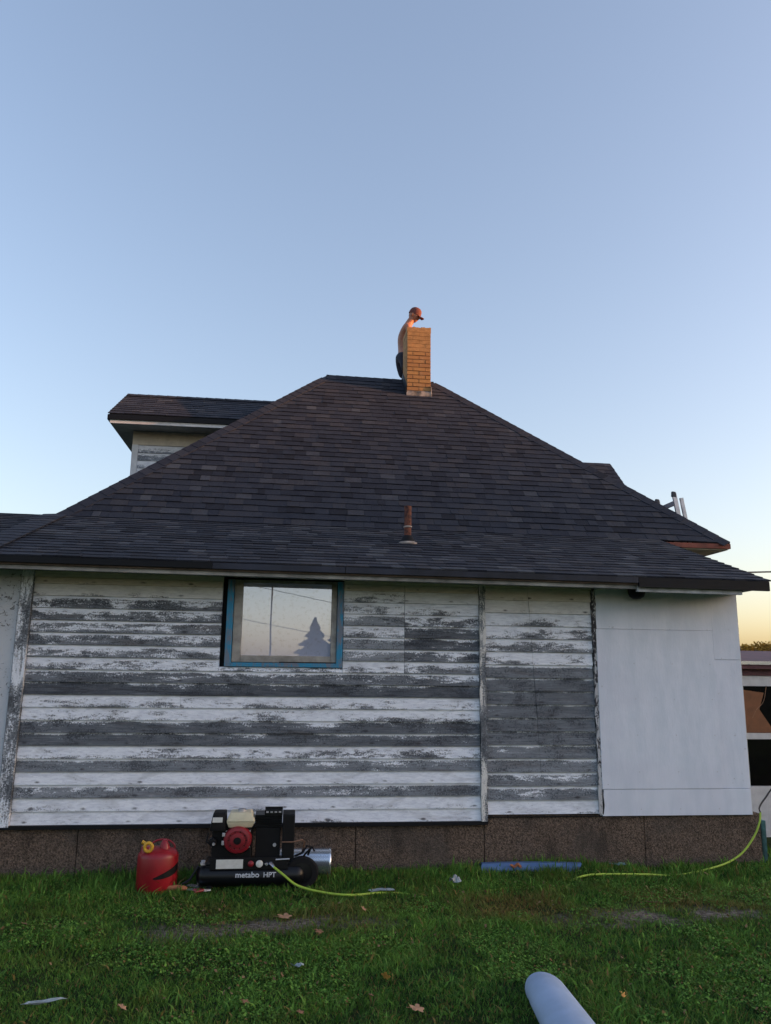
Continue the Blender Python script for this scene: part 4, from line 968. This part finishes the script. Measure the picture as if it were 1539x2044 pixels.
LV = [((-.745,4.265,.035), .055, 'leaf_tan', 'tan leaf near the bottom edge right of the torn plastic strip', 1.0, .5),
      ((.555,4.45,.035), .075, 'leaf_gold', 'golden upright leaf in the open lawn left of the foam roll', 2.0, .9),
      ((.655,4.03,.035), .085, 'leaf_tan', 'large tan leaf at the bottom edge left of the foam roll', .4, .2),
      ((.107,4.13,.03), .045, 'leaf_brown', 'small brown leaf near the bottom edge below the plastic bit', .9, .3),
      ((2.587,5.655,.03), .085, 'leaf_tan', 'tan leaf lying beside the bare soil track at the right', 2.2, .35),
      ((.235,5.235,.03), .06, 'leaf_brown', 'dull brown leaf just below the middle of the soil track', .1, .3),
      ((.02,5.56,.02), .11, 'leaf_tan', 'pale tan leaf on the bare soil below the hose', .3, .1),
      ((-.42,5.48,.02), .07, 'leaf_tan', 'curled tan leaf on the soil track below the compressor', 2.9, .4),
      ((.46,4.27,.03), .04, 'leaf_brown', 'tiny brown leaf just below the golden leaf', 1.4, .3),
      ((-.16,4.28,.03), .045, 'leaf_brown', 'rusty leaf between the tan leaf and the plastic bit', .2, .4),
      ((1.72,4.13,.03), .045, 'leaf_gold', 'yellowish leaf just right of the foam roll', .2, .8),
      ((3.42,6.42,.05), .05, 'leaf_tan', 'light leaf in the grass below the rising hose', .7, .4),
      ((.55,5.66,.04), .05, 'leaf_tan', 'cream leaf standing in grass under the hose bend', .7, .6),
      ((-1.60,5.52,.03), .06, 'leaf_brown', 'yellow-brown leaf on the worn ground below the red can', 1.7, .3)]
for i, (lc, s, m, lb, rz, ti) in enumerate(LV): leaf(lc, s*.95, m, 30+i, lb, rz, ti)

# ------------------------------------------------------------------ ladder against the right eave
la = tag(empty('ladder', (5.4,9.27,-.6)), 'aluminium extension ladder rising above the right eave of the roof', 'ladder')
b0 = Vector((5.40,0,-.60)); t0 = Vector((4.72,0,3.95)); o0 = Vector((5.4,9.27,-.6))
for y in (9.05, 9.50):
    pa, pb = Vector((b0.x,y,b0.z))-o0, Vector((t0.x,y,t0.z-.10))-o0
    d = (pb-pa).normalized(); s = Vector((d.z,0,-d.x))*.026; q = Vector((0,.014,0))
    MB().prism([pa-s-q, pa+s-q, pa+s+q, pa-s+q], [pb-s-q, pb+s-q, pb+s+q, pb-s+q]).build('rail', M['alu'], la)
    w2 = Vector((.085,0,0)); pc = pa.lerp(pb, .62)+w2; pd = pb+w2-d*.06
    MB().prism([pc-s*.8-q, pc+s*.8-q, pc+s*.8+q, pc-s*.8+q], [pd-s*.8-q, pd+s*.8-q, pd+s*.8+q, pd-s*.8+q]).build('rail', M['alu'], la)
    c = Vector((t0.x,y,t0.z-.120))-o0
    MB().prism([c+Vector((-.035,-.018,-.030)),c+Vector((.030,-.018,-.036)),c+Vector((.030,.018,-.036)),c+Vector((-.035,.018,-.030))], [c+Vector((-.028,-.020,.042)),c+Vector((.020,-.020,.036)),c+Vector((.020,.020,.036)),c+Vector((-.028,.020,.042))]).build('rail_cap', M['rail_cap'], la, bevel=.012)
c = b0.lerp(t0, .958)-Vector((o0.x,0,o0.z)); MB().box((c.x-.02,9.064-o0.y,c.z-.055),(c.x+.01,9.486-o0.y,c.z+.0)).build('top_plate', M['alu'], la)
k = 0
while True:
    t = (k+1)*.30/4.6
    if t > .96: break
    c = b0.lerp(t0, t)-Vector((o0.x,0,o0.z)); MB().tube([(c.x,9.064-o0.y,c.z),(c.x,9.486-o0.y,c.z)], .017, 8).build('rung', M['alu'], la); k += 1
# ------------------------------------------------------------------ neighbour's low outbuilding
gl_ = Vector((6.4,11.0,-.62)); gr_ = tag(empty('outbuilding', gl_), 'low white outbuilding with dark windows at the right edge', 'shed')
def gp(a, b, name, m, **k): return MB().box(tuple(Vector(a)-gl_), tuple(Vector(b)-gl_)).build(name, M[m], gr_, **k)
gp((6.3,11.30,-.8),(11.5,14.5,1.60), 'back_wall', 'wood_dark')
gp((6.3,11.0,1.455),(11.5,11.06,1.603), 'fascia', 'white_wood')
gp((6.3,10.985,1.604),(11.5,11.05,1.70), 'gutter', 'maroon')
MB().prism([tuple(Vector(p)-gl_) for p in ((6.3,10.9,1.702),(11.5,10.9,1.702),(11.5,14.6,2.02),(6.3,14.6,2.02))], [tuple(Vector(p)-gl_) for p in ((6.3,10.9,1.76),(11.5,10.9,1.76),(11.5,14.6,2.08),(6.3,14.6,2.08))]).build('roof', M['maroon'], gr_)
gp((6.3,10.88,1.765),(11.5,10.97,1.815), 'metal_edge', 'galv')
gp((6.3,11.0,-.75),(11.5,11.06,.048), 'wall', 'white_wood')
gp((6.3,11.005,.05),(6.60,11.055,1.454), 'wall', 'white_wood')
gp((6.602,11.0,.70),(11.5,11.05,.785), 'mullion', 'white_wood')
for x0 in (6.602, 8.2, 9.8):
    for z0, z1 in ((.052,.698), (.787,1.453)):
        w_ = gp((x0,11.03,z0),(x0+1.52,11.036,z1), 'pane', 'dark_glass')
    gp((x0+1.525,11.0,.052),(x0+1.59,11.05,.698), 'post', 'white_wood'); gp((x0+1.525,11.0,.787),(x0+1.59,11.05,1.453), 'post', 'white_wood')
M['brown_board'] = plain('brown_plywood', (.22,.085,.035), .6, 0, .25, 7)
MB().prism([tuple(Vector(p)-gl_) for p in ((6.61,11.018,.79),(7.08,11.018,.79),(6.86,11.018,1.12),(6.95,11.018,1.36),(6.61,11.018,1.40))], [tuple(Vector(p)-gl_) for p in ((6.61,11.028,.79),(7.08,11.028,.79),(6.86,11.028,1.12),(6.95,11.028,1.36),(6.61,11.028,1.40))]).build('cracked_board', M['brown_board'], gr_)
gp((7.07,11.006,.79),(7.16,11.026,1.22), 'cream_post', 'cream_enamel')
o = MB().tube(spline([(6.72,11.01-.03,1.0),(6.78,10.96,1.12),(6.90,10.96,1.24),(6.97,10.97,1.46)], 8), .004, 6).build('vine', M['leaf_tan'], smooth=True)
tag(o, 'thin bare vine in front of the outbuilding window', 'vine')

# ------------------------------------------------------------------ trees, pole and wires
def crown_mesh(fn, n, size, seed):
    """n small leaf clumps at points given by fn; every clump is two crossed bent faces"""
    r = np.random.default_rng(seed); pts, dens = fn(r, n); n = len(pts)
    a = r.normal(size=(n,3)); a /= np.linalg.norm(a, axis=1)[:,None]; b = np.cross(a, r.normal(size=(n,3))); b /= np.linalg.norm(b, axis=1)[:,None]
    s = size*r.uniform(.5,1.3,n)[:,None]
    v = np.stack([pts-a*s, pts+b*s*.6, pts+a*s, pts-b*s*.6], 1).reshape(-1,3)
    me = bpy.data.meshes.new('crown'); me.from_pydata(v.tolist(), [], (np.arange(n)[:,None]*4+np.arange(4)).tolist())
    at = me.attributes.new('tone', 'FLOAT', 'FACE'); at.data.foreach_set('value', np.clip(dens+r.normal(0,.18,n), 0, 1).astype(np.float32)); return me
def blob_crown(blobs):
    def fn(r, n):
        out = []; de = []
        for (c, rad) in blobs:
            k = n//len(blobs); d = r.normal(size=(k,3)); d /= np.linalg.norm(d, axis=1)[:,None]
            q = np.array(c)+d*(rad*np.array((1,1,.8)))*(r.random((k,1))**.35)*(.8+.35*r.random((k,1))); out.append(q); de.append(.25+.5*r.random()+.25*d[:,2]*0)
        return np.concatenate(out), np.concatenate([np.full(len(o_), d_) for o_, d_ in zip(out, de)])
    return fn
def limbs(h, seed, spread):
    rr = random.Random(seed); mb = MB().tube([(0,0,-.2),(.04*h*rr.uniform(-1,1),0,h*.35),(.05*h*rr.uniform(-1,1),.02*h,h*.7)], [h*.035,h*.026,h*.012], 9)
    for k in range(7):
        a = k*2.4; z = h*rr.uniform(.28,.6); mb.tube([(0,0,z),(math.cos(a)*spread*.45,math.sin(a)*spread*.45,z+h*.14),(math.cos(a)*spread*.85,math.sin(a)*spread*.85,z+h*.26)], [h*.012,h*.008,h*.003], 6)
    return mb
def broad_tree(x, y, z, h, spread, seed, label, mat_='autumn'):
    rr = random.Random(seed); o = tag(empty('autumn_tree', (x,y,z)), label, 'tree', 'autumn trees beyond the outbuilding')
    limbs(h, seed, spread).build('trunk', M['wood_dark'], o, smooth=True)
    bl = [((rr.uniform(-1,1)*spread*.75, rr.uniform(-1,1)*spread*.75, h*rr.uniform(.42,.86)), spread*rr.uniform(.22,.40)) for _ in range(16)]
    me = crown_mesh(blob_crown(bl), 9000, .15, seed); me.materials.append(M[mat_]); link('crown', me, o)
broad_tree(42.4, 70, -1.2, 6.1, 2.6, 1, 'golden bare-edged autumn tree just right of the house corner')
broad_tree(46.2, 73, -1.2, 6.9, 3.2, 2, 'fuller golden autumn tree at the right picture edge')
broad_tree(39.2, 76, -1.2, 5.4, 2.2, 3, 'low golden tree half hidden behind the house corner')
def spruce(x, y, h, rad, seed, label):
    o = tag(empty('spruce_tree', (x,y,0)), label, 'tree', 'spruces across the road')
    MB().tube([(0,0,-.2),(0,0,h*.95)], [.14,.02], 8).build('trunk', M['wood_dark'], o)
    def fn(r, n):
        t = r.random(n)**.75; z = h*(1-t)*.97+.15; tier = .55+.50*(1-((z*1.35+seed*.3)%1.0)); a = r.uniform(0, 2*np.pi, n); lob = .72+.38*np.abs(np.sin(a*3.5+np.floor(z*1.35)*1.7))
        rr_ = rad*t*tier*lob*(r.random(n)**.4); zz_ = z-rr_*.10+.25*rr_*(rr_>.5*rad*t)
        return np.stack([rr_*np.cos(a), rr_*np.sin(a), zz_], 1), .3+.4*r.random(n)
    me = crown_mesh(fn, 9000, .16, seed); me.materials.append(M['spruce']); link('crown', me, o)
spruce(1.85, -50, 5.7, 2.9, 5, 'taller dark spruce mirrored in the window pane')
spruce(3.9, -51, 5.2, 2.9, 6, 'shorter dark spruce mirrored at the right of the window pane')
o = MB().tube([(-1.70,-50,-.3),(-1.68,-50,8.9)], [.075,.055], 8).build('utility_pole', M['wood_dark'], smooth=True)
tag(o, 'slim utility pole mirrored in the window pane', 'utility pole')
for (p, q, lb) in (((-30,-50,13.4),(12,-50,5.2),'upper overhead wire mirrored in the window pane'), ((-30,-50,10.2),(12,-50,2.6),'lower overhead wire mirrored in the window pane')):
    o = MB().tube([p, q], .022, 6).build('overhead_wire', M['cable']); tag(o, lb, 'wire', 'wires across the road')
mp = [Vector((4.6,13.5,3.36)).lerp(Vector((40,41,7.9)), i/24) for i in range(25)]
for i, q in enumerate(mp): q.z += .05*math.sin(i*1.3)*.3-.25*math.sin(math.pi*i/24)*.2
o = MB().tube(mp, .022, 6).build('overhead_wire', M['cable'], smooth=True); tag(o, 'dark service cable leaving the house above the right corner', 'wire')
o = MB().tube([(40,41,-.8),(40,41,8.3)], [.14,.10], 8).build('utility_pole', M['wood_dark']); tag(o, 'pole carrying the service cable beyond the right edge', 'utility pole')
# unseen ridge added towards the low sun to keep the lower house in shade
mb = MB(); n = 90; vs = []; rr = random.Random(3)
tops = [33.9+1.6*math.sin(i*.5)*math.sin(i*.17)+rr.uniform(-.5,.5) for i in range(n+1)]
for i in range(n+1):
    a = R(62+88*i/n); e = min(1, i/8, (n-i)/8)
    for d, hh in ((205,-1), (232,tops[i]*e*1.0), (262,tops[i]*e*.9), (300,-1)): vs.append((math.sin(a)*d, math.cos(a)*d, hh))
mb.add(vs, [(i*4+k,i*4+k+1,i*4+5+k,i*4+4+k) for i in range(n) for k in range(3)])
o = mb.build('shade_ridge', M['woods'], smooth=True); tag(o, 'unseen wooded ridge added to block the low sun from the lower house', kind='structure')
